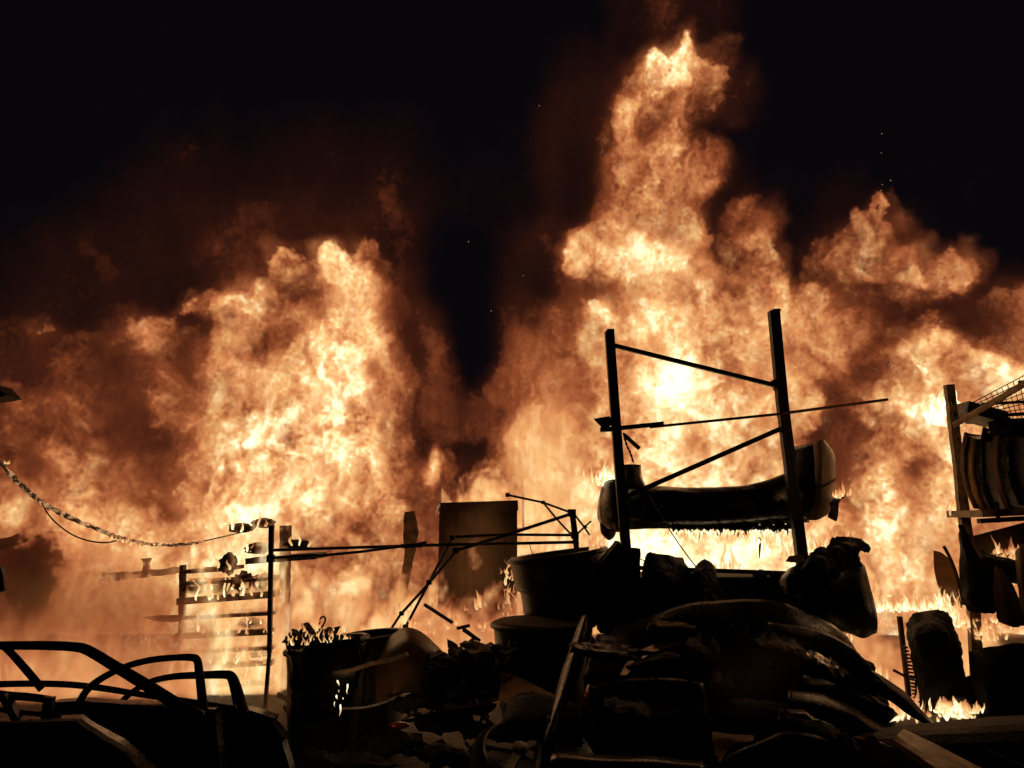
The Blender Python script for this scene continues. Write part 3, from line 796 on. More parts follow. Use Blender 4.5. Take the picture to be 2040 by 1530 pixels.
# ------------------------------------------------------------------ bins, tubs and junk in the middle
def drum(name, cx, y_top, y_bot, w_top, w_bot, Y, mat, label, cat, tilt=(0, 0), wob=.06, seed=0, lip=True, group=None):
    top, bot = P(cx, y_top, Y), P(cx, y_bot, Y)
    bot.z = max(bot.z, 0.0)
    r1, r2 = PX(w_top, Y) / 2, PX(w_bot, Y) / 2
    H = top.z - bot.z
    e = empty(name, (top.x, Y, bot.z), label, cat, group)
    ax = Matrix.Rotation(tilt[0], 3, 'Y') @ Matrix.Rotation(tilt[1], 3, 'X')
    R = []
    for k in range(15):
        t = k / 14
        c = Vector((top.x, Y, bot.z + H * t)) + ax @ Vector((0, 0, 0))
        rr = r2 + (r1 - r2) * t
        if k in (5, 6): rr *= 1.012
        R.append((c, rr))
    R += [(Vector((top.x, Y, top.z)), r1 * .94), (Vector((top.x, Y, top.z - .12)), r1 * .9), (Vector((top.x, Y, bot.z + .06)), r2 * .92), (Vector((top.x, Y, bot.z + .06)), .001)]
    g = G().lathe(R, 36, None, wob, seed)
    # lean the upper part
    for v in g.V:
        t = (v.z - bot.z) / max(H, .01)
        v.z += (v.x - top.x) * math.tan(-tilt[0]) * t + (v.y - Y) * math.tan(tilt[1]) * t
    g.build('shell', mat, e, smooth=True)
    if lip:
        pts = []
        for i in range(37):
            th = 2 * math.pi * i / 36
            d = Vector((math.cos(th), math.sin(th), 0))
            k = r1 * (1 + wob * mnoise.noise(d * 1.7 + Vector((0, 0, top.z * 3 + seed)))) * 1.01
            v = Vector((top.x, Y, top.z)) + d * k
            v.z += (v.x - top.x) * math.tan(-tilt[0]) + (v.y - Y) * math.tan(tilt[1])
            pts.append(v)
        G().tube(pts, .022, 6).build('rim', mat, e, smooth=True)
    return e
def bins():
    # melted waste bin with a steel drum tight behind it
    e = drum('waste_bin', 650, 1284, 1580, 150, 130, 5.9, M['bin'], 'black plastic waste bin with sagging melted left side and smouldering heap on top', 'bin', tilt=(-.16, .0), wob=.10, seed=3)
    G().sheet([[(572, 1300, 5.62), (610, 1288, 5.5), (660, 1279, 5.46), (716, 1268, 5.5)], [(578, 1340, 5.6), (612, 1345, 5.46), (660, 1345, 5.42), (720, 1340, 5.46)], [(582, 1386, 5.62), (612, 1392, 5.5), (660, 1390, 5.44), (700, 1390, 5.5)], [(592, 1420, 5.64), (612, 1425, 5.5), (650, 1425, 5.46), (690, 1410, 5.5)]], .02, 14, 10, .03, 4, 6, .02).build('melted_skirt', M['char_gloss'], e, smooth=True)
    drum('steel_drum', 735, 1268, 1560, 130, 130, 6.25, M['steel'], 'open steel drum with ribbed side beside the melted waste bin', 'drum', tilt=(-.1, 0), wob=.03, seed=8)
    g = G()
    r = random.Random(5)
    for k in range(16):
        x = r.uniform(582, 692); y = 1276 - 26 * math.sin((x - 575) / 125 * math.pi) * r.uniform(.3, 1)
        g.sheet([[(x - 16, y + 3, 5.9), (x, y - 12 * r.random(), 5.8), (x + 17, y + 2, 5.9)], [(x - 15, y + 16, 5.75), (x, y + 9, 5.65), (x + 16, y + 18, 5.75)], [(x - 14, y + 26, 5.8), (x, y + 26, 5.75), (x + 14, y + 27, 5.8)]], .012, 8, 6, .06, k, 8, .03)
    o = g.build('melted_plastic', M['char'], loc=P(635, 1290, 5.8))
    tag(o, 'crumpled heap of melted black plastic burning on top of the waste bin', 'melted plastic')
    tongues('flames', [P(578 + i * 9, 1285 - (i % 4) * 9, 5.6) for i in range(14)], 'curling flames over the melted heap on the waste bin', .07, .006, 4, 31, curl=1.2)
    o = G().tube(PL([(636, 1244), (639, 1231), (646, 1229), (648, 1236), (641, 1250), (634, 1260)], 5.9, 20), .007, 6).build('wire_hook', M['dark_steel'])
    tag(o, 'small bent wire hook standing up from the melted heap', 'hook')
    tongues('flames', [P(684 - i * 1.5 + (i % 2) * 3, 1356 + i * 7, 5.3) for i in range(8)], 'white burning drip running down the side of the waste bin', .055, .006, 1, 33, down=True, heat=(1.0, 1.2))
    pl_ = bpy.data.lights.new('drip_glow', 'POINT'); pl_.energy = .8; pl_.shadow_soft_size = .05; pl_.color = (1.0, .6, .3)      # light of the burning drip
    po_ = bpy.data.objects.new('drip_glow', pl_); COL.objects.link(po_); po_.location = P(688, 1388, 5.05)
    # arched translucent panel
    o = G().sheet([[(742, 1312, 6.0), (775, 1272, 6.0), (808, 1248, 6.05), (850, 1264, 6.0), (884, 1300, 5.95), (901, 1352, 5.9)],
                   [(745, 1350, 5.7), (778, 1310, 5.65), (812, 1288, 5.65), (848, 1300, 5.65), (872, 1330, 5.65), (888, 1372, 5.65)],
                   [(752, 1410, 5.6), (780, 1390, 5.5), (812, 1380, 5.5), (842, 1385, 5.5), (862, 1400, 5.5), (874, 1420, 5.55)]], .006, 24, 12, .02, 2).build('wheel_arch_liner', M['thin_plastic'], smooth=True)
    tag(o, 'arched scorched plastic panel glowing from behind, right of the steel drum', 'plastic panel')
    # tubs
    drum('plastic_tub', 1110, 1106, 1176, 186, 160, 6.6, M['bin'], 'large black plastic tub, topmost of the stacked tubs beside the bent gazebo leg', 'tub', tilt=(-.13, 0), seed=1, group='large plastic tubs', wob=.02)
    drum('plastic_tub', 1116, 1172, 1246, 158, 134, 6.55, M['bin'], 'black plastic tub squeezed between the topmost and the lowest tub', 'tub', tilt=(-.02, 0), seed=2, group='large plastic tubs', wob=.03)
    e = drum('plastic_tub', 1082, 1242, 1470, 192, 150, 6.1, M['bin'], 'widest black plastic tub with a brown lid, lowest of the stacked tubs', 'tub', tilt=(-.03, 0), seed=3, group='large plastic tubs', wob=.015)
    top = P(1082, 1241, 6.1)
    R = PX(186, 6.1) / 2
    G().lathe([(top, R), (top + Vector((0, 0, .02)), R * .96), (top + Vector((0, 0, .03)), .001)], 36).build('lid', M['rust'], e)
    o = G().poly([(1176, 1098), (1188, 1094), (1190, 1152), (1180, 1158)], 6.35, .03, jag=.8).build('pale_board', M['tan_paint'])
    tag(o, 'narrow pale board standing between the topmost tub and the folded sheets', 'board')
bins()
def clutter():
    for pts, w, mat, l, c in [
        ([(845, 1204), (902, 1241)], 7, 'pipe', 'thin pale stick leaning in the flames left of the hammer shaped stake', 'stick'),
        ([(922, 1254), (952, 1275)], 7, 'wood', 'shaft of wood sloping down to the debris heap', 'stick'),
        ([(664, 1340), (700, 1334), (740, 1322), (790, 1312), (812, 1303)], 9, 'pipe', 'dented pale pipe lying across the front of the steel drum', 'pipe'),
        ([(680, 1412), (720, 1410), (750, 1404), (780, 1394), (792, 1386)], 7, 'steel', 'curved metal tube low in front of the steel drum', 'pipe'),
        ([(850, 1424), (902, 1418), (918, 1412)], 6, 'pipe', 'short pale rod lying on the dark ground below the debris heap', 'rod'),
        ([(904, 1415), (950, 1404), (992, 1392)], 6, 'pipe', 'pale tube end poking out under the amber fender', 'tube')]:
        o = G().tube(PL(pts, 5.4, 16), PX(w, 5.4) / 2, 7).build('stick' if c == 'stick' else 'metal_pipe', M[mat])
        tag(o, l, c)
    o = G().bar(P(910, 1252, 6.0), P(936, 1246, 6.0), .022).bar(P(918, 1248, 6.0), P(957, 1277, 6.0), .02).build('hammer_stake', M['wood'])
    tag(o, 'T shaped wooden stake leaning over the debris heap', 'stake')
    r = random.Random(11)
    spec = [(868, 1330, 46, 30, 'char'), (905, 1342, 40, 26, 'dark_paint'), (948, 1335, 52, 22, 'char'), (985, 1322, 30, 34, 'dark_steel'), (930, 1372, 48, 26, 'char_gloss'), (972, 1368, 40, 24, 'char'),
            (890, 1385, 44, 20, 'dark_steel'), (952, 1300, 30, 18, 'rust'), (912, 1302, 22, 16, 'char'), (1000, 1345, 30, 22, 'dark_paint'), (850, 1372, 36, 24, 'char'), (925, 1412, 60, 18, 'char'), (1010, 1300, 24, 14, 'char')]
    look = ['flat dark shard leaning at the left end of the debris heap', 'reddish bent shard in the middle of the debris heap', 'long ragged black shard on top of the debris heap', 'upright bent metal shard next to the lowest tub',
            'glossy black shard at the front of the debris heap', 'ragged black shard in front of the upright metal shard', 'bent metal plate at the foot of the debris heap', 'small rusty flake at the very top of the debris heap', 'small black flake next to the T shaped stake',
            'reddish flake tucked against the lowest tub', 'black flake below the arched plastic panel', 'wide black shard lying lowest in front of the debris heap', 'thin black flake sticking up by the rim of the lowest tub']
    for k, ((x, y, w, h, mt), l) in enumerate(zip(spec, look)):
        a = r.uniform(-.7, .7)
        ca, sa = math.cos(a), math.sin(a)
        def q(u, v): return (x + (u * w * ca - v * h * sa), y + (u * w * sa * .7 + v * h * ca))
        o = G().sheet([[(*q(-1, -1), 5.75), (*q(0, -1.2), 5.7), (*q(1, -.8), 5.72)], [(*q(-.9, 0), 5.6), (*q(0, -.1), 5.5), (*q(1.1, 0), 5.55)], [(*q(-.8, .9), 5.55), (*q(0, 1), 5.5), (*q(.8, 1), 5.5)]], .012, 8, 7, .05, k, 6, .05).build('debris_shard', M[mt])
        tag(o, l, 'shard', 'shards in the debris heap')
    g = G()
    for k in range(34):
        x, y = r.uniform(848, 1010), r.uniform(1290, 1420)
        a = r.uniform(-1.3, 1.3); L = r.uniform(12, 44)
        Yk = r.uniform(5.3, 5.7)
        g.bar(P(x, y, Yk), P(x + L * math.cos(a), y + L * math.sin(a), Yk + r.uniform(-.15, .15)), r.uniform(.006, .022), r.uniform(.006, .03))
    o = g.build('debris', M['char'], loc=P(930, 1420, 5.6))
    o['kind'] = 'stuff'; tag(o, 'splinters and thin scraps scattered through the debris heap', 'debris')
    g = G()
    for k in range(160):
        x, y, Yk = r.uniform(-1.9, 1.5), 0, r.uniform(5.2, 8.6)
        a = r.uniform(0, 3.1); L = r.uniform(.04, .3)
        z = r.uniform(.0, .07)
        g.bar((x, Yk, z), (x + L * math.cos(a), Yk + L * math.sin(a), z + r.uniform(0, .08)), r.uniform(.01, .05), r.uniform(.005, .02))
    o = g.build('ground_litter', M['char'], loc=(0, 6, 0)); o['kind'] = 'stuff'; tag(o, 'burnt scraps littering the dark ground between the bins', 'litter')
    low = [((880, 1440), 60, 16, 'wide flat black panel lying on the ground below the debris heap'), ((960, 1456), 46, 18, 'black panel on the ground just left of the alloy wheel'), ((780, 1480), 60, 20, 'dark plate lying flat at the foot of the waste bin'), ((870, 1500), 70, 18, 'black sheet at the bottom edge left of the alloy wheel'),
           ((720, 1520), 60, 14, 'black strip at the bottom edge right of the farthest car door'), ((940, 1520), 50, 14, 'black shard at the bottom edge touching the alloy wheel'), ((820, 1400), 44, 16, 'dark shard leaning on the steel drum below the curved tube'), ((640, 1510), 40, 16, 'small dark plate at the bottom edge under the waste bin')]
    for k, ((x, y), w, h, l) in enumerate(low):
        a = r.uniform(-.3, .3); ca, sa = math.cos(a), math.sin(a)
        q = lambda u, v: (x + u * w * ca - v * h * sa, y + u * w * sa * .5 + v * h * ca)
        Yk = 5.25
        o = G().sheet([[(*q(-1, -.9), Yk + .2), (*q(0, -1.2), Yk + .16), (*q(1, -.6), Yk + .2)], [(*q(-.9, 0), Yk + .05), (*q(.1, -.1), Yk), (*q(1.1, .2), Yk + .05)], [(*q(-.8, .9), Yk), (*q(0, 1.1), Yk - .03), (*q(.8, .8), Yk)]], .012, 12, 8, .035, k + 20, 6, .04).build('scrap_piece', M['char']); tag(o, l, 'scrap piece', 'flat scraps on the ground')
    tongues('flames', [P(800 + i * 22, 1262 - (i % 3) * 8, 6.8) for i in range(10)], 'low pale flames licking up between the arched panel and the lowest tub', .09, .016, 3, 41, curl=.6, heat=(.7, .92))
    tongues('flames', [P(770 + i * 40, 1228 - (i % 3) * 10, 7.6) for i in range(7)], 'band of low curling flames behind the debris heap', .12, .018, 3, 43, curl=.6, heat=(.7, .92))
    o = G().blob(P(795, 1445, 5.35), PX(20, 5.35), .04, PX(6, 5.35), .12, 3).build('tail_lamp', M['red_lens'], smooth=True)
    tag(o, 'loose red lamp lens lying flat on the dark ground', 'lamp lens')
clutter()
# ------------------------------------------------------------------ left foreground: salvaged car doors standing in a row
def doors():
    B = M['black_paint']
    def frame(name, pts, w, Y, parent, n=40, flat=.7):
        return G().tube(PL(pts, Y, n), [PX(k, Y) / 2 for k in np.interp(np.linspace(0, 1, n + 1), np.linspace(0, 1, len(w)), w)], 8, flat).build(name, B, parent, smooth=True)
    # nearest door: long window frame raking down to the right
    Y = 4.2
    e = empty('car_door', P(150, 1860, Y), 'nearest dark car door with a long empty window frame sloping down to the right', 'car door', 'salvaged car doors')
    G().poly([(-70, 1442), (0, 1437), (100, 1434), (146, 1431), (166, 1446), (232, 1482), (300, 1540), (330, 1640), (330, 1840), (-70, 1840)], Y, .09, jag=.6, bend=lambda x, y: -.05 * math.sin(max(0, min(1, (y - 1430) / 300)) * 3.1)).build('door_skin', B, e)
    frame('window_frame', [(-60, 1285), (0, 1286), (90, 1286), (150, 1289), (178, 1297), (225, 1325), (290, 1364), (350, 1402), (400, 1432)], [15, 16, 17, 18, 20, 21, 23, 25, 30], Y, e)
    frame('window_frame', [(10, 1290), (24, 1303), (50, 1332), (72, 1358), (84, 1372)], [14, 15, 16, 16, 18], Y, e, 16)
    frame('window_rail', [(-60, 1372), (0, 1384), (60, 1389), (100, 1394)], [16, 16, 15, 14], Y + .05, e, 14)
    frame('window_rail', [(-60, 1405), (0, 1414), (60, 1421), (120, 1427)], [9, 9, 9, 10], Y + .05, e, 14)
    G().bar(P(99, 1388, Y + .03), P(93, 1440, Y + .03), PX(18, Y), .03).build('window_post', B, e)
    G().bar(P(8, 1384, Y + .03), P(36, 1432, Y + .03), PX(13, Y), .05).build('window_post', B, e)
    # second door: belt line and high arch with square corner
    Y = 4.55
    e = empty('car_door', P(290, 1800, Y), 'car door with a rounded arch window frame and small pale spot at its upper corner', 'car door', 'salvaged car doors')
    G().poly([(100, 1400), (160, 1396), (250, 1403), (340, 1408), (428, 1413), (436, 1500), (440, 1780), (110, 1780)], Y, .09, jag=.5).build('door_skin', B, e)
    frame('window_frame', [(158, 1398), (176, 1372), (205, 1350), (250, 1328), (300, 1315), (350, 1310), (382, 1310), (393, 1316), (397, 1340), (401, 1375), (405, 1416)], [15, 14, 13, 12, 12, 12, 14, 16, 17, 18, 19], Y, e, 60)
    frame('window_rail', [(-40, 1364), (60, 1362), (140, 1364), (210, 1372), (290, 1385), (380, 1398), (470, 1412)], [12, 12, 12, 12, 11, 11, 11], Y + .08, e)
    G().blob(P(391, 1312, Y - .03), .009, .006, .009, .1).build('lock_button', M['tan_paint'], e)
    # third door: farthest, wide square pillar
    Y = 4.95
    e = empty('car_door', P(420, 1750, Y), 'farthest car door of the row with a low arch and a broad square rear pillar', 'car door', 'salvaged car doors')
    G().poly([(232, 1402), (330, 1404), (420, 1412), (487, 1413), (522, 1422), (546, 1432), (542, 1442), (557, 1460), (566, 1471), (562, 1480), (574, 1520), (584, 1570), (592, 1730), (240, 1730)], Y, .1, jag=1.5).build('door_skin', B, e)
    frame('window_frame', [(236, 1404), (262, 1380), (300, 1358), (345, 1348), (400, 1345), (448, 1344), (462, 1350), (470, 1372), (477, 1400), (484, 1424)], [12, 11, 11, 12, 14, 16, 20, 23, 25, 27], Y, e, 50)
    frame('window_rail', [(300, 1402), (400, 1410), (490, 1420)], [9, 9, 10], Y + .03, e, 16)
    o = G().poly([(-70, 1462), (20, 1440), (150, 1436), (172, 1452), (250, 1500), (330, 1600), (330, 1900), (-70, 1900)], 3.95, .05, jag=1).build('body_panel', M['char'])
    tag(o, 'flat black body panel leaning in front of the nearest car door', 'body panel')
doors()

# ------------------------------------------------------------------ tall bare rack with a bumper on it
def tall_rack():
    Y = 6.2
    D = M['dark_steel']
    e = empty('storage_rack', P(1455, 1463, Y), 'tall bare storage rack with two perforated uprights and diagonal braces against the tallest fire', 'rack')
    def upright(pts, w):
        wp = PL(pts, Y)
        g = G()
        # folded steel channel: web with a row of holes left open between two flanges
        for k in range(len(wp) - 1):
            p, q = wp[k], wp[k + 1]
            t = (q - p).normalized(); L = (q - p).length
            a = t.cross(Vector((0, 1, 0))).normalized()
            g.bar(p + a * (w * .275), q + a * (w * .275), w * .45, .012)
            g.bar(p - a * (w * .23), q - a * (w * .23), w * .54, .012)
            n = max(1, int(L / .075))
            for i in range(n):
                u = p + t * (L * (i + .0) / n); v = p + t * (L * (i + .84) / n)
                g.bar(u + a * (w * .045), v + a * (w * .045), w * .10, .012)
            for sd in (-1, 1):
                g.bar(p + a * (sd * w * .5) + Vector((0, .035, 0)), q + a * (sd * w * .5) + Vector((0, .035, 0)), .006, .07)
        return g.build('upright', D, e)
    upright([(1215, 659), (1225, 800), (1240, 1000), (1256, 1180), (1262, 1300), (1270, 1456)], .068)
    upright([(1544, 618), (1561, 800), (1586, 1000), (1612, 1200), (1628, 1330), (1640, 1460)], .078)
    b = lambda n, p, q, w, d=.03, mt=D, dy=0: G().bar(P(*p, Y + dy), P(*q, Y + dy), PX(w, Y), d).build(n, mt, e)
    b('brace', (1222, 688), (1549, 769), 8.5, .03, D, .06)
    b('brace', (1246, 990), (1560, 852), 9.5, .03, D, .06)
    b('cross_bar', (1238, 1130), (1600, 1143), 8, .04, D, .08)
    b('bracket', (1541, 757), (1548, 777), 10, .05, D, .05)
    b('bracket', (1559, 830), (1562, 862), 7, .05, M['pipe'], .05)
    for x, y in ((1215, 665), (1545, 625)):
        G().bar(P(x - 6, y - 6, Y + .02), P(x + 8, y - 6, Y + .02), .02, .06).build('cap', D, e)
    e2 = empty('conduit_pole', P(1500, 825, Y - .06), 'long thin conduit pole tied across the tall rack and sticking out to the right', 'pole')
    G().bar(P(1205, 856, Y - .06), P(1322, 844, Y - .06), PX(8.5, Y), .03).build('sleeve', D, e2)
    G().bar(P(1295, 851, Y - .08), P(1560, 824, Y - .05), PX(5, Y)).bar(P(1556, 824, Y - .05), P(1768, 796, Y + .25), PX(5.5, Y)).build('conduit', M['rust'], e2)
    e3 = empty('flood_lamp', P(1205, 858, Y - .1), 'dark wedge shaped flood lamp clamped to the left upright of the tall rack', 'flood lamp')
    V = [P(1183, 834, Y - .12), P(1185, 838, Y + .04), P(1203, 856, Y - .1), P(1204, 857, Y + .06), P(1213, 829, Y - .14), P(1215, 829, Y + .06), P(1219, 846, Y - .1), P(1220, 846, Y + .06)]
    G().add(V, [(0, 2, 6, 4), (1, 5, 7, 3), (0, 4, 5, 1), (2, 3, 7, 6), (0, 1, 3, 2), (4, 6, 7, 5)]).build('lamp_housing', M['char'], e3)
    G().bar(P(1196, 856, Y - .02), P(1236, 854, Y - .02), PX(9, Y), .06).build('clamp', D, e3)
    G().tube(PL([(1208, 832), (1216, 838), (1212, 850), (1205, 856)], Y - .02, 12), .008, 6).build('bracket', M['pipe'], e3)
    g = G()
    pts = PL([(1242, 862), (1248, 885), (1256, 903), (1262, 922)], Y + .05, 14)
    for k in range(14):
        g.bar(pts[k], pts[k + 1], .011 if k % 2 else .018, .018 if k % 2 else .008)
    o = g.build('chain', D); tag(o, 'short chain hanging from the left upright below the conduit pole', 'chain')
    o = G().bar(P(1243, 866, Y + .1), P(1274, 894, Y + .1), PX(8, Y), .02).build('wood_slat', M['pipe']); tag(o, 'short pale slat hanging askew beside the chain', 'slat')
    o = G().tube(PL([(1258, 925), (1300, 1000), (1350, 1080), (1402, 1148), (1430, 1172)], 5.95, 20), .005, 5).build('thin_cable', M['rust']); tag(o, 'thin cable running diagonally down across the bumper to the folded sheets', 'cable')
    o = G().tube(PL([(1262, 1108), (1320, 1132), (1390, 1158), (1470, 1180)], 5.9, 16), .004, 5).build('thin_cable', M['rust']); tag(o, 'thin wire lying slack over the folded black sheets', 'cable')
tall_rack()
def bumper():
    Y = 6.55
    e = empty('car_bumper', P(1430, 1060, Y), 'large black car bumper lying across the tall rack with its right end scorched pale', 'bumper')
    holes = G()
    top =  [(1236, 962, 6.85), (1275, 966, 6.62), (1330, 969, 6.5), (1400, 970, 6.45), (1470, 967, 6.45), (1530, 956, 6.5), (1575, 938, 6.58), (1600, 928, 6.62)]
    r1 =   [(1232, 985, 6.7), (1275, 983, 6.5), (1330, 983, 6.4), (1400, 985, 6.36), (1470, 982, 6.36), (1530, 972, 6.4), (1580, 960, 6.46), (1610, 955, 6.5)]
    r2 =   [(1232, 1012, 6.66), (1275, 1008, 6.46), (1330, 1010, 6.36), (1400, 1010, 6.32), (1470, 1008, 6.32), (1530, 1002, 6.36), (1580, 998, 6.4), (1612, 992, 6.45)]
    r3 =   [(1234, 1040, 6.7), (1275, 1036, 6.5), (1330, 1036, 6.4), (1400, 1036, 6.36), (1470, 1034, 6.36), (1530, 1032, 6.4), (1580, 1030, 6.46), (1612, 1028, 6.5)]
    bot =  [(1236, 1056, 6.85), (1275, 1054, 6.65), (1330, 1052, 6.55), (1400, 1050, 6.5), (1470, 1048, 6.5), (1530, 1045, 6.55), (1580, 1042, 6.6), (1612, 1040, 6.64)]
    G().sheet([top, r1, r2, r3, bot], .01, 44, 20, .012, 3, 4).build('bumper_skin', M['black_paint'], e, smooth=True)
    # left end cap, rolled round
    G().sheet([[(1252, 966, 6.5), (1225, 955, 6.55), (1204, 962, 6.7), (1196, 978, 6.95)], [(1252, 1000, 6.42), (1222, 992, 6.45), (1197, 995, 6.65), (1190, 1005, 6.95)], [(1252, 1035, 6.45), (1222, 1036, 6.48), (1198, 1032, 6.68), (1190, 1030, 6.95)], [(1252, 1058, 6.55), (1226, 1060, 6.56), (1206, 1052, 6.74), (1196, 1046, 6.95)]], .01, 16, 14, .01, 5, 4).build('end_cap', M['black_paint'], e, smooth=True)
    G().sheet([[(1196, 1040, 6.5), (1210, 1052, 6.45), (1228, 1058, 6.5)], [(1198, 1060, 6.5), (1212, 1070, 6.45), (1226, 1066, 6.5)], [(1206, 1072, 6.52), (1214, 1076, 6.5), (1222, 1072, 6.52)]], .008, 8, 6, .02, 2).build('torn_flap', M['thin_plastic'], e, smooth=True)
    # upright flange by the left upright
    G().sheet([[(1238, 926, 6.62), (1258, 925, 6.55), (1277, 926, 6.6)], [(1236, 950, 6.6), (1258, 948, 6.5), (1280, 952, 6.58)], [(1234, 978, 6.6), (1262, 974, 6.5), (1292, 976, 6.55)]], .012, 10, 8, .008, 3).build('flange', M['dark_paint'], e, smooth=True)
    # rising right end: dark inner wing and scorched pale outer wing
    G().sheet([[(1572, 890, 6.75), (1600, 886, 6.6), (1628, 880, 6.5)], [(1570, 930, 6.66), (1600, 925, 6.5), (1632, 915, 6.42)], [(1572, 975, 6.56), (1600, 968, 6.42), (1632, 960, 6.36)], [(1580, 1036, 6.6), (1605, 1030, 6.46), (1634, 1022, 6.4)]], .012, 14, 14, .012, 7).build('inner_wing', M['black_paint'], e, smooth=True)
    G().sheet([[(1620, 882, 6.5), (1632, 878, 6.45), (1642, 877, 6.5), (1650, 888, 6.6)], [(1622, 912, 6.42), (1638, 905, 6.36), (1655, 902, 6.45), (1665, 912, 6.62)], [(1624, 968, 6.36), (1640, 962, 6.32), (1655, 957, 6.42), (1663, 955, 6.6)], [(1622, 1000, 6.4), (1638, 1000, 6.36), (1652, 992, 6.44), (1661, 985, 6.6)], [(1604, 1036, 6.44), (1625, 1036, 6.4), (1640, 1030, 6.44), (1655, 1020, 6.6)]], .012, 14, 20, .008, 8).build('outer_wing', M['tan_paint'], e, smooth=True)
    G().tube(PL([(1596, 966, 6.36), (1625, 972, 6.3), (1645, 966, 6.32), (1664, 955, 6.5)], Y, 16), .010, 6).build('trim_strip', M['char'], e)
    G().sheet([[(1655, 1000, 6.45), (1664, 990, 6.5), (1688, 986, 6.55)], [(1655, 1015, 6.4), (1664, 1010, 6.45), (1672, 1002, 6.5)], [(1650, 1030, 6.4), (1662, 1036, 6.42), (1669, 1038, 6.45)]], .012, 8, 8, .02, 9, 6, .01).build('torn_corner', M['char'], e)
    for x, y in ((1255, 1007), (1272, 1008), (1283, 1008), (1297, 1008), (1318, 1008), (1552, 990)):
        G().blob(P(x, y, 6.28), .007, .004, .007, .05, nu=8, nv=5).build('screw', M['alloy'], e)
    G().add([P(1558, 1000, 6.30) + Vector((math.cos(t * 1.047) * .022, 0, math.sin(t * 1.047) * .026)) for t in range(6)] + [P(1558, 1000, 6.315) + Vector((math.cos(t * 1.047) * .022, 0, math.sin(t * 1.047) * .026)) for t in range(6)],
            [tuple(range(6)), tuple(range(11, 5, -1))] + [(i, i + 6, (i + 1) % 6 + 6, (i + 1) % 6) for i in range(6)]).build('badge', M['steel'], e)
    # melted lower lip with drips
    g = G(); r = random.Random(3)
    for k in range(34):
        x = 1342 + k * 7.4
        g.blob(P(x, 1052 + 4 * math.sin(k * 1.7), 6.5), PX(6.5, 6.5), .05, PX(r.uniform(6, 13), 6.5), .2, k, nu=8, nv=6)
    for x, L in ((1513, 62), (1392, 26), (1470, 20), (1425, 14)):
        g.tube([P(x, 1050, 6.5), P(x + 1, 1050 + L * .5, 6.5), P(x, 1050 + L, 6.5)], [.018, .012, .004], 6)
    g.build('molten_lip', M['char_gloss'], e, smooth=True)
    tongues('flames', [P(1335 + k * 7, 1056, 6.46) for k in range(37)] + [P(1515, 1075, 6.45), P(1525, 1065, 6.45), P(1505, 1062, 6.45)], 'burning drips hanging from the melted lower lip of the bumper', .075, .010, 4, 51, down=True, curl=.7, heat=(.9, 1.2))
    tongues('flames', [P(1196 + k * 3.5, 966 - (k % 3) * 6, 6.7) for k in range(9)], 'bright flames behind the left end of the bumper', .13, .016, 6, 52, heat=(.95, 1.2))
    tongues('flames', [P(1660 + k * 4, 992 - k, 6.5) for k in range(6)], 'small flames on the torn right corner of the bumper', .08, .012, 4, 54)
bumper()
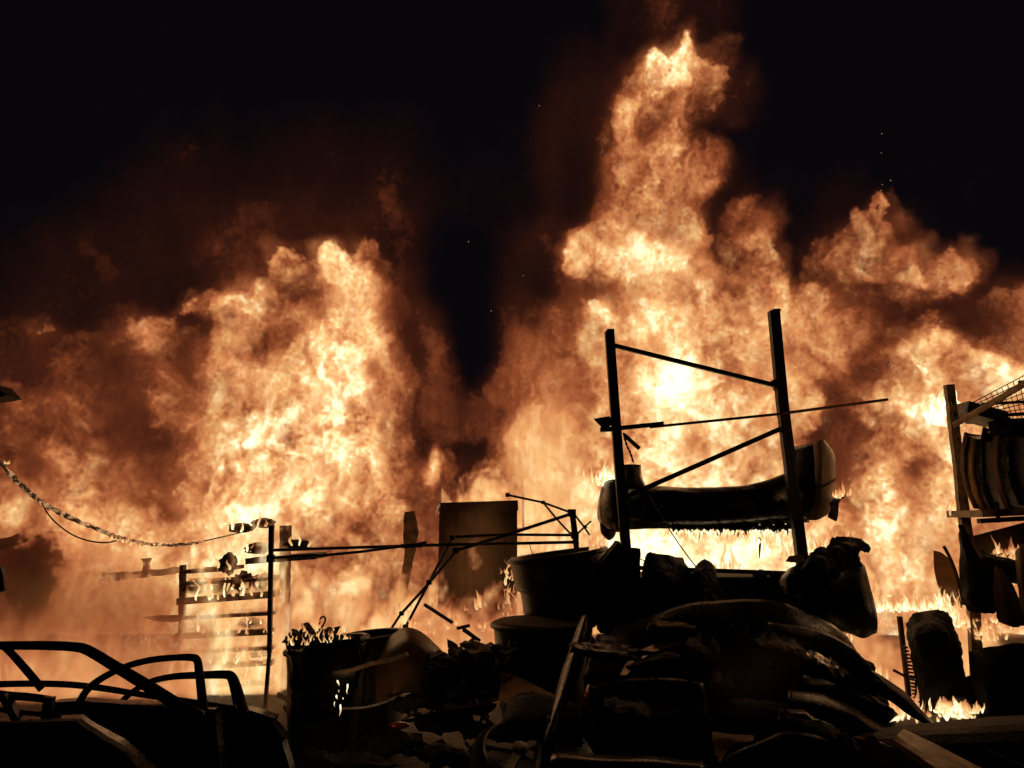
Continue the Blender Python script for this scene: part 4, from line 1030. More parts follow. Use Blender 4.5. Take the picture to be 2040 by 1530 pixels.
def rack_load():
    e = empty('shelf_load', P(1380, 1260, 6.3), 'flat black shelf of the tall rack carrying folded scorched sheets', 'shelf')
    G().bar(P(1195, 1200, 6.5), P(1570, 1200, 6.5), PX(105, 6.5), .7).build('shelf_body', M['char'], e)
    o = G().poly([(1190, 1132), (1212, 1104), (1234, 1078), (1240, 1090), (1276, 1093), (1275, 1150), (1282, 1200), (1270, 1262), (1196, 1262), (1192, 1200)], 6.0, .25, jag=1.2, bend=lambda x, y: .0018 * abs(x - 1236)).build('boxy_panel', M['char'])
    tag(o, 'boxy folded black sheet with a peaked corner, left of the folded sheets on the rack', 'folded sheet', 'folded sheets on the tall rack')
    o = G().sheet([[(1282, 1118, 6.2), (1294, 1102, 6.15), (1330, 1106, 6.2), (1361, 1109, 6.3)], [(1280, 1150, 6.05), (1296, 1140, 5.95), (1330, 1140, 6.0), (1372, 1134, 6.15)], [(1276, 1200, 6.0), (1296, 1190, 5.9), (1330, 1180, 5.95), (1392, 1160, 6.1)], [(1276, 1250, 6.0), (1300, 1240, 5.9), (1350, 1230, 5.95), (1420, 1200, 6.1)]], .01, 14, 12, .03, 2, 4, .008).build('folded_sheet', M['char'])
    tag(o, 'crumpled black sheet with a straight top edge in the middle of the rack shelf', 'folded sheet', 'folded sheets on the tall rack')
    o = G().sheet([[(1378, 1140, 6.15), (1398, 1112, 6.2), (1412, 1116, 6.2), (1430, 1150, 6.3)], [(1376, 1165, 6.0), (1398, 1150, 5.95), (1416, 1150, 6.0), (1440, 1170, 6.1)], [(1372, 1200, 6.0), (1400, 1200, 5.9), (1425, 1200, 5.95), (1460, 1205, 6.05)]], .01, 10, 10, .04, 5, 6, .015).build('folded_sheet', M['char'])
    tag(o, 'small pointed black sheet sticking up right of the crumpled one on the rack', 'folded sheet', 'folded sheets on the tall rack')
    for k, (x, y, l) in enumerate([(1515, 1146, 'small dark lump on the flat part of the rack shelf'), (1545, 1148, 'tiny twisted scrap near the right upright on the rack shelf')]):
        o = G().blob(P(x, y, 6.2), .05, .05, .035, .5, k + 2, 3).build('scrap_lump', M['char']); tag(o, l, 'scrap')
    tongues('flames', [P(1440 + k * 9, 1140 - (k % 3) * 5, 7.0) for k in range(4)] + [P(1215 + k * 8, 1260, 6.4) for k in range(10)] + [P(1190 + k * 3, 1100 + k * 3, 6.6) for k in range(5)], 'flames seen between the shelf load and the bumper of the tall rack', .14, .014, 5, 61)
    # the burnt wing hanging on the right upright
    e = empty('car_wing', P(1660, 1290, 5.9), 'big black car wing with a crumpled charred top, hooked on the right upright', 'car wing')
    G().sheet([[(1556, 1150, 6.1), (1600, 1118, 6.0), (1650, 1108, 5.95), (1700, 1112, 6.0), (1722, 1128, 6.1)], [(1550, 1180, 6.0), (1600, 1165, 5.85), (1650, 1160, 5.8), (1705, 1160, 5.85), (1736, 1178, 6.0)], [(1560, 1220, 5.98), (1605, 1215, 5.82), (1655, 1212, 5.76), (1712, 1212, 5.82), (1747, 1222, 5.98)],
               [(1610, 1250, 5.98), (1640, 1252, 5.86), (1670, 1250, 5.82), (1712, 1255, 5.86), (1750, 1250, 5.98)], [(1640, 1256, 6.0), (1660, 1258, 5.9), (1690, 1260, 5.88), (1720, 1272, 5.92), (1748, 1262, 6.0)]], .015, 26, 22, .015, 4, 3).build('wing_panel', M['char_gloss'], e, smooth=True)
    G().sheet([[(1600, 1124, 5.95), (1625, 1095, 5.98), (1660, 1078, 6.05), (1695, 1073, 6.05), (1728, 1086, 6.05)], [(1590, 1134, 5.85), (1625, 1112, 5.82), (1660, 1096, 5.85), (1692, 1086, 5.9), (1732, 1098, 5.95)], [(1600, 1140, 5.8), (1630, 1134, 5.74), (1662, 1124, 5.76), (1690, 1100, 5.85), (1712, 1100, 5.92)], [(1612, 1146, 5.82), (1640, 1142, 5.78), (1668, 1136, 5.8), (1696, 1124, 5.88), (1722, 1130, 5.95)]], .02, 34, 18, .045, 6, 7, .018).build('crumpled_top', M['char'], e)
    G().sheet([[(1560, 1140, 6.05), (1575, 1130, 6.0), (1604, 1124, 6.0)], [(1550, 1160, 5.95), (1575, 1152, 5.85), (1606, 1150, 5.85)], [(1552, 1190, 5.95), (1575, 1190, 5.8), (1606, 1190, 5.84)]], .012, 12, 10, .02, 8).build('torn_fold', M['char_gloss'], e, smooth=True)
    G().sheet([[(1572, 1106, 6.1), (1600, 1104, 6.1), (1606, 1118, 6.1)], [(1566, 1116, 6.05), (1596, 1120, 6.05), (1606, 1128, 6.05)]], .01, 8, 4, .02, 3).build('torn_flap', M['rust'], e)
    tongues('flames', [P(1735 - k * 3, 1190 + k * 0, 6.6) for k in range(4)] + [P(1570 + k * 14, 1112 - k * 3, 6.6) for k in range(10)], 'flames rising behind the crumpled top of the hanging car wing', .12, .016, 5, 63)
rack_load()
# ------------------------------------------------------------------ heap of car body parts in the foreground
def heap():
    K, R_, A = M['black_paint'], M['dark_paint'], M['amber_paint']
    def sh(name, rows, mat, label, cat, group=None, nu=24, nv=14, dent=.014, seed=1, thick=.006, ragged=.0):
        o = G().sheet(rows, thick, nu, nv, dent, seed, 3.0, ragged).build(name, mat, smooth=True)
        return tag(o, label, cat, group)
    sh('car_bonnet', [[(1300, 1226, 5.35), (1360, 1204, 5.4), (1450, 1194, 5.4), (1550, 1199, 5.4), (1640, 1234, 5.35), (1690, 1268, 5.3)],
                      [(1285, 1262, 5.2), (1360, 1240, 5.26), (1450, 1230, 5.26), (1550, 1238, 5.26), (1650, 1272, 5.2), (1712, 1310, 5.15)],
                      [(1275, 1350, 5.0), (1360, 1340, 5.0), (1450, 1335, 5.0), (1550, 1345, 5.0), (1660, 1365, 4.95), (1740, 1390, 4.95)],
                      [(1270, 1500, 4.85), (1360, 1490, 4.8), (1450, 1485, 4.8), (1550, 1490, 4.8), (1660, 1500, 4.8), (1750, 1500, 4.85)]], K,
       'largest dark bonnet draped over the middle of the body part heap', 'car bonnet', 'car bonnets in the heap')
    sh('car_bonnet', [[(1190, 1262, 5.5), (1250, 1262, 5.5), (1320, 1238, 5.5), (1375, 1232, 5.45)], [(1180, 1290, 5.36), (1250, 1288, 5.36), (1320, 1275, 5.34), (1390, 1270, 5.32)], [(1160, 1350, 5.15), (1250, 1345, 5.12), (1320, 1335, 5.1), (1400, 1330, 5.08)]], R_,
       'dull reddish bonnet below the bright slits under the rack shelf', 'car bonnet', 'car bonnets in the heap', 18, 10)
    sh('car_bonnet', [[(1530, 1240, 5.0), (1590, 1246, 5.0), (1650, 1262, 5.0), (1704, 1292, 5.0)], [(1530, 1262, 4.93), (1590, 1268, 4.92), (1650, 1290, 4.92), (1730, 1325, 4.92)], [(1530, 1330, 4.8), (1590, 1340, 4.78), (1660, 1360, 4.78), (1750, 1390, 4.8)]], K,
       'upper right bonnet with a curved bright leading edge under the hanging wing', 'car bonnet', 'car bonnets in the heap', 20, 10)
    sh('car_boot_lid', [[(1170, 1372, 4.5), (1240, 1355, 4.5), (1330, 1352, 4.5), (1400, 1362, 4.5)], [(1168, 1400, 4.42), (1240, 1392, 4.41), (1330, 1390, 4.41), (1410, 1396, 4.42)], [(1180, 1450, 4.3), (1240, 1450, 4.25), (1330, 1450, 4.25), (1415, 1450, 4.3)], [(1185, 1560, 4.3), (1240, 1560, 4.25), (1330, 1560, 4.25), (1420, 1560, 4.3)]], K,
       'glossy black boot lid right of the red tail lamp', 'boot lid', None, 20, 14)
    o = G().sheet([[(1163, 1372, 4.55), (1172, 1362, 4.45), (1182, 1366, 4.42)], [(1160, 1390, 4.5), (1171, 1386, 4.4), (1184, 1388, 4.38)], [(1166, 1412, 4.5), (1173, 1410, 4.42), (1182, 1408, 4.42)]], .02, 8, 8, 0, 1).build('tail_lamp', M['red_lens'], smooth=True)
    tag(o, 'upright red tail lamp at the left end of the glossy boot lid', 'tail lamp')
    # wheel arch panels
    def arch(pts, Y, mat, label, thick=.01, bend=None, group='fenders in the heap'):
        o = G().poly(pts, Y, thick, jag=.5, bend=bend).build('car_fender', mat); return tag(o, label, 'fender', group)
    arch([(1235, 1345), (1250, 1318), (1275, 1296), (1310, 1280), (1350, 1274), (1378, 1276), (1340, 1286), (1300, 1300), (1270, 1320), (1248, 1345)], 4.75, A, 'slim amber fender rim curving over the red tail lamp', bend=lambda x, y: (1345 - y) * .006)
    arch([(994, 1330), (1002, 1336), (1040, 1352), (1080, 1372), (1120, 1392), (1144, 1402), (1130, 1402), (1090, 1388), (1060, 1378), (1034, 1382), (1018, 1394), (1012, 1402), (992, 1394), (998, 1362)], 5.0, A, 'amber fender with a wheel arch cut, left of the slanting black trim strip', bend=lambda x, y: (1402 - y) * .0075)
    arch([(1418, 1458), (1450, 1462), (1502, 1466), (1500, 1476), (1470, 1482), (1448, 1494), (1434, 1520), (1424, 1500)], 4.1, A, 'amber fender corner with an arched lower edge in front of the largest bonnet', bend=lambda x, y: (1520 - y) * .007)
    sh('car_fender', [[(1010, 1404, 4.8), (1036, 1384, 4.8), (1080, 1385, 4.8), (1150, 1405, 4.8)], [(1000, 1440, 4.6), (1036, 1425, 4.6), (1090, 1425, 4.6), (1160, 1440, 4.6)], [(990, 1480, 4.6), (1036, 1475, 4.5), (1090, 1475, 4.5), (1160, 1490, 4.6)]], M['char'], 'rounded black fender below the amber fender with the wheel arch cut', 'fender', 'fenders in the heap', 14, 10)
    sh('mudguard', [[(1440, 1510, 4.1), (1480, 1490, 4.1), (1530, 1470, 4.1), (1560, 1459, 4.1), (1600, 1460, 4.1), (1640, 1470, 4.1), (1660, 1490, 4.1)], [(1432, 1540, 4.03), (1480, 1530, 4.01), (1530, 1515, 4.0), (1560, 1508, 4.0), (1600, 1508, 4.0), (1645, 1515, 4.02), (1664, 1530, 4.05)], [(1428, 1620, 3.9), (1480, 1620, 3.85), (1530, 1620, 3.85), (1560, 1620, 3.85), (1600, 1620, 3.85), (1645, 1620, 3.9), (1666, 1620, 3.95)]], M['char_gloss'], 'humped black mudguard at the bottom edge right of the amber corner', 'mudguard', None, 26, 10)
    sh('body_panel', [[(1100, 1500, 4.0), (1200, 1502, 4.0), (1300, 1508, 4.0), (1400, 1516, 4.0)], [(1095, 1530, 3.9), (1200, 1530, 3.85), (1300, 1534, 3.85), (1410, 1540, 3.9)], [(1090, 1640, 3.9), (1200, 1640, 3.85), (1300, 1640, 3.85), (1410, 1640, 3.9)]], K, 'flat black panel with a thin shiny upper edge at the bottom centre', 'body panel', None, 18, 8)
    # wire triangle
    o = G().tube(PL([(1457, 1244), (1464, 1256), (1475, 1268)], 4.95, 6), .004, 5).tube(PL([(1459, 1246), (1474, 1242), (1490, 1246)], 4.95, 6), .004, 5).tube(PL([(1490, 1246), (1488, 1256), (1480, 1264)], 4.95, 6), .004, 5).build('wire_bracket', M['steel'])
    tag(o, 'small triangular wire bracket on the back of the largest bonnet', 'bracket')
    # slanting trim strip
    e = empty('trim_strip', P(1080, 1560, 4.4), 'long black trim strip slanting down in front of the right gazebo leg', 'trim strip')
    G().sheet([[(1160, 1226, 5.3), (1146, 1260, 5.2), (1122, 1330, 4.95), (1096, 1410, 4.7), (1070, 1480, 4.5), (1050, 1560, 4.4)], [(1168, 1224, 5.25), (1160, 1262, 5.1), (1140, 1335, 4.85), (1112, 1415, 4.6), (1092, 1485, 4.4), (1080, 1562, 4.3)], [(1172, 1230, 5.3), (1174, 1270, 5.2), (1156, 1340, 4.95), (1124, 1420, 4.7), (1108, 1490, 4.5), (1100, 1565, 4.4)]], .01, 40, 6, .006, 3).build('strip', M['char_gloss'], e, smooth=True)
    for x, y in ((1093, 1434), (1072, 1482), (1086, 1466)):
        G().blob(P(x, y, 4.5), .012, .01, .022, .2, x, nu=8, nv=6).build('clip', M['alloy'], e)
    # alloy wheel lying at the bottom
    Yw = 4.75
    c = P(1036, 1494, Yw)
    ax = (Vector((.10, -.42, .9))).normalized()
    Rm = ax.to_track_quat('Z', 'Y').to_matrix()
    def W(u, v, w=0): return c + Rm @ Vector((u, v, w))
    e = empty('alloy_wheel', c, 'five spoke alloy wheel lying flat at the bottom edge beside the trim strip', 'wheel')
    Rr = .215
    prof = [(1.0, .03), (1.0, -.06), (.93, -.075), (.93, .02), (.97, .035)]
    V, F = [], []
    for i in range(40):
        th = 2 * math.pi * i / 40
        for rr, w in prof: V.append(W(Rr * rr * math.cos(th), Rr * rr * math.sin(th), w))
    for i in range(40):
        for k in range(5):
            a, b_ = i * 5 + k, i * 5 + (k + 1) % 5
            c2, d2 = ((i + 1) % 40) * 5 + (k + 1) % 5, ((i + 1) % 40) * 5 + k
            F.append((a, b_, c2, d2))
    G().add(V, F).build('rim', M['alloy'], e, smooth=True)
    for k in range(5):
        a = 2 * math.pi * k / 5 + .35
        G().bar(W(.03 * math.cos(a), .03 * math.sin(a), .0), W(Rr * .94 * math.cos(a), Rr * .94 * math.sin(a), .01), .05, .03, up=tuple(ax)).build('spoke', M['alloy'], e)
    G().lathe([(W(0, 0, -.03), .05), (W(0, 0, .02), .05), (W(0, 0, .03), .02), (W(0, 0, .03), .001)], 20, Rm).build('hub', M['alloy'], e)
    V, F = [], []
    for i in range(40):
        th = 2 * math.pi * i / 40
        for k in range(8):
            f = 2 * math.pi * k / 8
            rr = Rr * 1.16 + Rr * .17 * math.cos(f)
            V.append(W(rr * math.cos(th), rr * math.sin(th), -.09 + .085 * math.sin(f)))
    for i in range(40):
        for k in range(8):
            F.append((i * 8 + k, i * 8 + (k + 1) % 8, ((i + 1) % 40) * 8 + (k + 1) % 8, ((i + 1) % 40) * 8 + k))
    G().add(V, F).build('tyre', M['rubber'], e, smooth=True)
    # fan of curved wings at the right of the heap
    sh('car_wing', [[(1660, 1284, 5.2), (1692, 1284, 5.2), (1722, 1302, 5.2), (1744, 1334, 5.2)], [(1650, 1310, 5.05), (1690, 1310, 5.0), (1724, 1322, 5.0), (1738, 1342, 5.05)], [(1640, 1340, 5.0), (1690, 1345, 4.95), (1720, 1350, 4.95), (1732, 1356, 5.0)]], M['char'], 'jagged black scrap at the top of the fan of curved wings', 'car wing', 'curved wings fanned out in the heap', 12, 8, .04, 3, .01, .02)
    fan = [
     ([[(1640, 1312), (1700, 1320), (1750, 1340), (1800, 1375), (1835, 1412), (1864, 1440)], [(1640, 1340), (1700, 1340), (1745, 1356), (1790, 1386), (1826, 1420), (1858, 1443)], [(1640, 1362), (1695, 1362), (1735, 1376), (1778, 1400), (1815, 1428), (1850, 1446)]], 4.9, R_, 'longest curved wing of the fan, its glossy tip touching the dark slab'),
     ([[(1600, 1340), (1660, 1345), (1710, 1366), (1750, 1392), (1790, 1424)], [(1600, 1368), (1660, 1368), (1705, 1386), (1742, 1408), (1776, 1434)], [(1600, 1392), (1655, 1392), (1695, 1405), (1730, 1424), (1760, 1446)]], 4.7, R_, 'second curved wing of the fan with a pinkish sheen in the middle'),
     ([[(1570, 1372), (1630, 1380), (1690, 1405), (1740, 1436), (1776, 1458)], [(1570, 1400), (1630, 1406), (1685, 1426), (1730, 1450), (1762, 1470)], [(1570, 1430), (1630, 1434), (1680, 1450), (1720, 1470), (1750, 1486)]], 4.5, K, 'third curved wing of the fan, duller and lower than the second'),
     ([[(1550, 1410), (1620, 1420), (1690, 1448), (1730, 1474)], [(1550, 1440), (1620, 1446), (1680, 1466), (1716, 1488)], [(1550, 1470), (1620, 1474), (1670, 1486), (1700, 1500)]], 4.35, K, 'lowest and nearest curved wing of the fan')]
    for k, (rows, Y, mt, l) in enumerate(fan):
        rr = [[(x, y, Y + dy + (x - 1600) * .0006) for x, y in r] for r, dy in zip(rows, (.12, 0, -.02))]
        sh('car_wing', rr, mt, l, 'car wing', 'curved wings fanned out in the heap', 26, 8, .012, k + 2)
    bits = [((1205, 1300), 70, 18, .1, 4.95, 'dark_paint', 'narrow reddish sill trim lying under the rack shelf at the left of the heap'), ((1300, 1318), 60, 12, -.15, 4.85, 'char', 'thin black strip lying across the dull reddish bonnet'),
            ((1395, 1300), 34, 34, .3, 4.8, 'char', 'square black scrap between the reddish bonnet and the largest bonnet'), ((1560, 1300), 60, 26, .35, 4.6, 'char', 'ragged black flap hanging over the upper right bonnet'),
            ((1500, 1420), 80, 30, -.1, 4.5, 'char', 'wide black splash guard lying low on the largest bonnet'), ((1610, 1450), 60, 22, .4, 4.3, 'char', 'black shard wedged under the lowest wing of the fan'),
            ((1345, 1250), 40, 14, 0.0, 5.2, 'tan_paint', 'short pale panel edge just below the bright slits of the rack shelf'), ((1250, 1420), 50, 26, .2, 4.2, 'char', 'black scrap lying against the glossy boot lid'),
            ((1430, 1370), 30, 40, .1, 4.6, 'char', 'upright black scrap in the middle of the largest bonnet'), ((1640, 1330), 44, 18, .5, 4.6, 'dark_paint', 'small reddish sliver between the upper right bonnet and the fan of wings')]
    for k, ((x, y), w, h, a, Y, mt, l) in enumerate(bits):
        ca, sa = math.cos(a), math.sin(a)
        q = lambda u, v: (x + u * w * ca - v * h * sa, y + u * w * sa + v * h * ca)
        o = G().sheet([[(*q(-1, -.8), Y + .14), (*q(0, -1.1), Y + .1), (*q(1, -.7), Y + .14)], [(*q(-.95, 0), Y), (*q(0, -.1), Y - .06), (*q(1.05, .1), Y)], [(*q(-.8, .8), Y), (*q(0, 1), Y - .05), (*q(.9, .9), Y)]], .012, 14, 9, .03, k + 3, 7, .03).build('scrap_piece', M[mt])
        tag(o, l, 'scrap piece', 'loose scraps on the heap')
    strips = [([(1420, 1372, 4.6), (1520, 1384, 4.5), (1620, 1420, 4.4), (1700, 1468, 4.3)], 9, 'char_gloss', 'long black strip running down to the lower right below the third curved wing'), ([(1500, 1318, 4.75), (1600, 1332, 4.65), (1700, 1372, 4.6), (1780, 1420, 4.55)], 7, 'char', 'thin black moulding lying across the fan of wings'),
              ([(1290, 1338, 4.8), (1380, 1318, 4.75), (1470, 1330, 4.7), (1540, 1362, 4.65)], 8, 'char', 'bent black moulding arching over the largest bonnet'), ([(1380, 1440, 4.35), (1480, 1432, 4.3), (1580, 1456, 4.25), (1650, 1496, 4.2)], 10, 'char_gloss', 'lowest long strip sagging across the front of the heap'),
              ([(1200, 1318, 5.0), (1280, 1300, 4.95), (1370, 1302, 4.9)], 7, 'dark_steel', 'metal strip lying along the dull reddish bonnet'), ([(1560, 1262, 4.9), (1640, 1288, 4.8), (1720, 1330, 4.75), (1765, 1366, 4.7)], 6, 'char_gloss', 'narrow shiny moulding under the leading edge of the upper right bonnet')]
    for k, (pts, w, mt, l) in enumerate(strips):
        pp = PL(pts, 0, 22)
        r_ = random.Random(k)
        pp = [p + Vector((0, 0, r_.uniform(-.006, .006))) for p in pp]
        o = G().tube(pp, [PX(w, 4.6) * (.5 + .25 * math.sin(i * .9 + k)) for i in range(23)], 6, .5).build('rubber_strip', M[mt]); tag(o, l, 'strip', 'rubber strips on the heap')
    # heap core that carries the parts
    g = G()
    for k, (x, y, rx, rz) in enumerate([(1300, 1420, 130, 130), (1440, 1400, 150, 150), (1580, 1420, 130, 130), (1230, 1340, 60, 70), (1680, 1440, 80, 80), (1330, 1290, 110, 60), (1480, 1290, 120, 70), (1600, 1300, 60, 50)]):
        g.blob(P(x, y, 5.6), PX(rx, 5.6), .35, PX(rz, 5.6), .18, k + 3, 1.6)
    o = g.build('scrap_heap', M['char'], smooth=True, loc=P(1440, 1500, 5.5)); o['kind'] = 'stuff'
    tag(o, 'dark tangle of scrap filling the heap beneath the bonnets and wings', 'scrap')
    tongues('flames', [P(1650 + k * 8, 1272 + k * 2, 5.9) for k in range(5)] + [P(1730 + k * 6, 1352 + k * 5, 5.6) for k in range(5)] + [P(1690 + k * 16, 1330 + k * 12, 5.9) for k in range(10)] + [P(1770 + k * 6, 1432 + k, 5.2) for k in range(4)], 'flames glimpsed through the gaps between the curved wings', .12, .014, 6, 71, heat=(.8, 1.05))
heap()
def lower_right():
    # yellow timbers
    def plank(pts, Y, mat, label, grp='timbers at the bottom right', thick=.05, bend=None):
        o = G().poly(pts, Y, thick, jag=.7, bend=bend).build('timber_plank', mat); return tag(o, label, 'plank', grp)
    o = G().sheet([[(1800, 1452, 4.4), (1850, 1476, 4.25), (1920, 1512, 4.1), (2000, 1552, 3.95)], [(1790, 1462, 4.2), (1836, 1490, 4.05), (1890, 1524, 3.9), (1950, 1570, 3.75)], [(1780, 1474, 4.15), (1822, 1500, 4.0), (1870, 1534, 3.85), (1920, 1580, 3.7)]], .04, 16, 6, .006, 2).build('timber_plank', M['yellow_wood'])
    tag(o, 'widest yellow plank running into the bottom right corner', 'plank', 'timbers at the bottom right')
    lab = ['short upright amber splinter, leftmost of the yellow timbers', 'narrow dark plank between the splinter and the widest plank', 'thin brown lath under the widest yellow plank', 'split brown plank end left of the widest yellow plank']
    rows = [[(1672, 1466, 4.3), (1690, 1462, 4.3), (1698, 1476, 4.25), (1700, 1500, 4.2), (1690, 1498, 4.2)], [(1706, 1470, 4.25), (1726, 1474, 4.25), (1768, 1512, 4.15), (1800, 1545, 4.05), (1770, 1550, 4.05), (1730, 1510, 4.15)],
            [(1745, 1478, 4.2), (1762, 1482, 4.2), (1830, 1520, 4.05), (1872, 1548, 3.95), (1850, 1556, 3.95)], [(1716, 1472, 4.3), (1740, 1464, 4.3), (1758, 1486, 4.25), (1782, 1530, 4.1), (1764, 1534, 4.1)]]
    for r, l, mt in zip(rows, lab, ('amber_paint', 'wood', 'yellow_wood', 'wood')):
        bx = lambda x, y, Yr=r: 0
        plank([(x, y) for x, y, _ in r], r[0][2], M[mt], l, bend=lambda x, y, r=r: (r[-2][2] - r[0][2]) * (x - r[0][0]) / max(40, r[-2][0] - r[0][0]))
    o = G().sheet([[(1700, 1462, 4.7), (1800, 1446, 4.7), (1900, 1436, 4.75), (2080, 1422, 4.8)], [(1700, 1480, 4.4), (1800, 1470, 4.4), (1900, 1462, 4.4), (2090, 1450, 4.4)], [(1720, 1560, 4.2), (1800, 1560, 4.2), (1900, 1560, 4.2), (2100, 1560, 4.2)]], .05, 16, 8, .01, 4).build('metal_slab', M['char'])
    tag(o, 'broad flat black slab filling the bottom right behind the yellow timbers', 'slab')
    o = G().tube(PL([(1970, 1498, 4.1), (2040, 1530, 4.0), (2080, 1550, 3.95)], 4, 6), .012, 6).build('dark_rod', M['dark_steel']); tag(o, 'dark rod lying on the black slab in the bottom right corner', 'rod')
    # burning pale heap
    e = empty('burning_upholstery', P(1898, 1445, 6.0), 'pale smouldering lump of upholstery burning on the ground behind the black slab', 'upholstery')
    G().blob(P(1900, 1432, 6.0), PX(52, 6), .16, PX(40, 6), .25, 5, 2.4, 26, 16).build('padding', M['ash'], e, smooth=True)
    tongues('flames', [P(1868 + k * 5.5, 1415 + (k % 4) * 6, 5.75) for k in range(14)], None, .08, .02, 4, 81, parent=e, heat=(.9, 1.15))
    # pole frame and rounded burnt seat
    e = empty('thin_pole', P(1800, 1400, 6.3), 'thin dark pole with a short crosspiece left of the burnt seat', 'pole')
    G().bar(P(1792, 1228, 6.3), P(1812, 1400, 6.3), .032).build('upright', M['rust'], e)
    G().bar(P(1780, 1335, 6.3), P(1808, 1350, 6.3), .02).bar(P(1806, 1348, 6.3), P(1834, 1350, 6.3), .022).build('crosspiece', M['rust'], e)
    e = empty('car_seat', P(1860, 1420, 6.2), 'charred upright car seat with a rounded back and bristly edge below the right rack', 'car seat')
    G().sheet([[(1802, 1240, 6.25), (1825, 1220, 6.2), (1860, 1213, 6.2), (1890, 1222, 6.25), (1905, 1250, 6.35)], [(1806, 1280, 6.05), (1830, 1262, 5.95), (1862, 1255, 5.95), (1896, 1262, 6.05), (1914, 1285, 6.25)], [(1818, 1330, 6.0), (1838, 1325, 5.9), (1868, 1320, 5.9), (1902, 1322, 6.0), (1922, 1335, 6.2)], [(1828, 1375, 6.0), (1846, 1375, 5.9), (1874, 1375, 5.9), (1906, 1375, 6.0), (1928, 1380, 6.2)], [(1832, 1412, 6.05), (1850, 1415, 5.95), (1876, 1418, 5.95), (1908, 1418, 6.05), (1930, 1415, 6.2)]], .22, 26, 26, .03, 6, 6, .012).build('backrest', M['char'], e)
    g = G()
    for k in range(16):
        t = k / 15
        p = P(1808 + 23 * t, 1290 + 108 * t, 6.05)
        g.bar(p, p + Vector((-.035, 0, .006)), .014, .02)
    g.build('springs', M['dark_steel'], e)
    o = tongues('flames', [P(1720 + k * 5, 1212 + (k % 3) * 3, 6.8) for k in range(34)] + [P(1880 + k * 3, 1195 + k * 5, 6.5) for k in range(12)], 'white flames running along above the burnt car seat', .10, .012, 5, 83, heat=(.85, 1.15))
    tongues('flames', [P(1762 + k * 9, 1390 - (k % 3) * 12, 7.2) for k in range(8)], 'low flames on the ground seen past the thin pole', .16, .015, 5, 84)
lower_right()

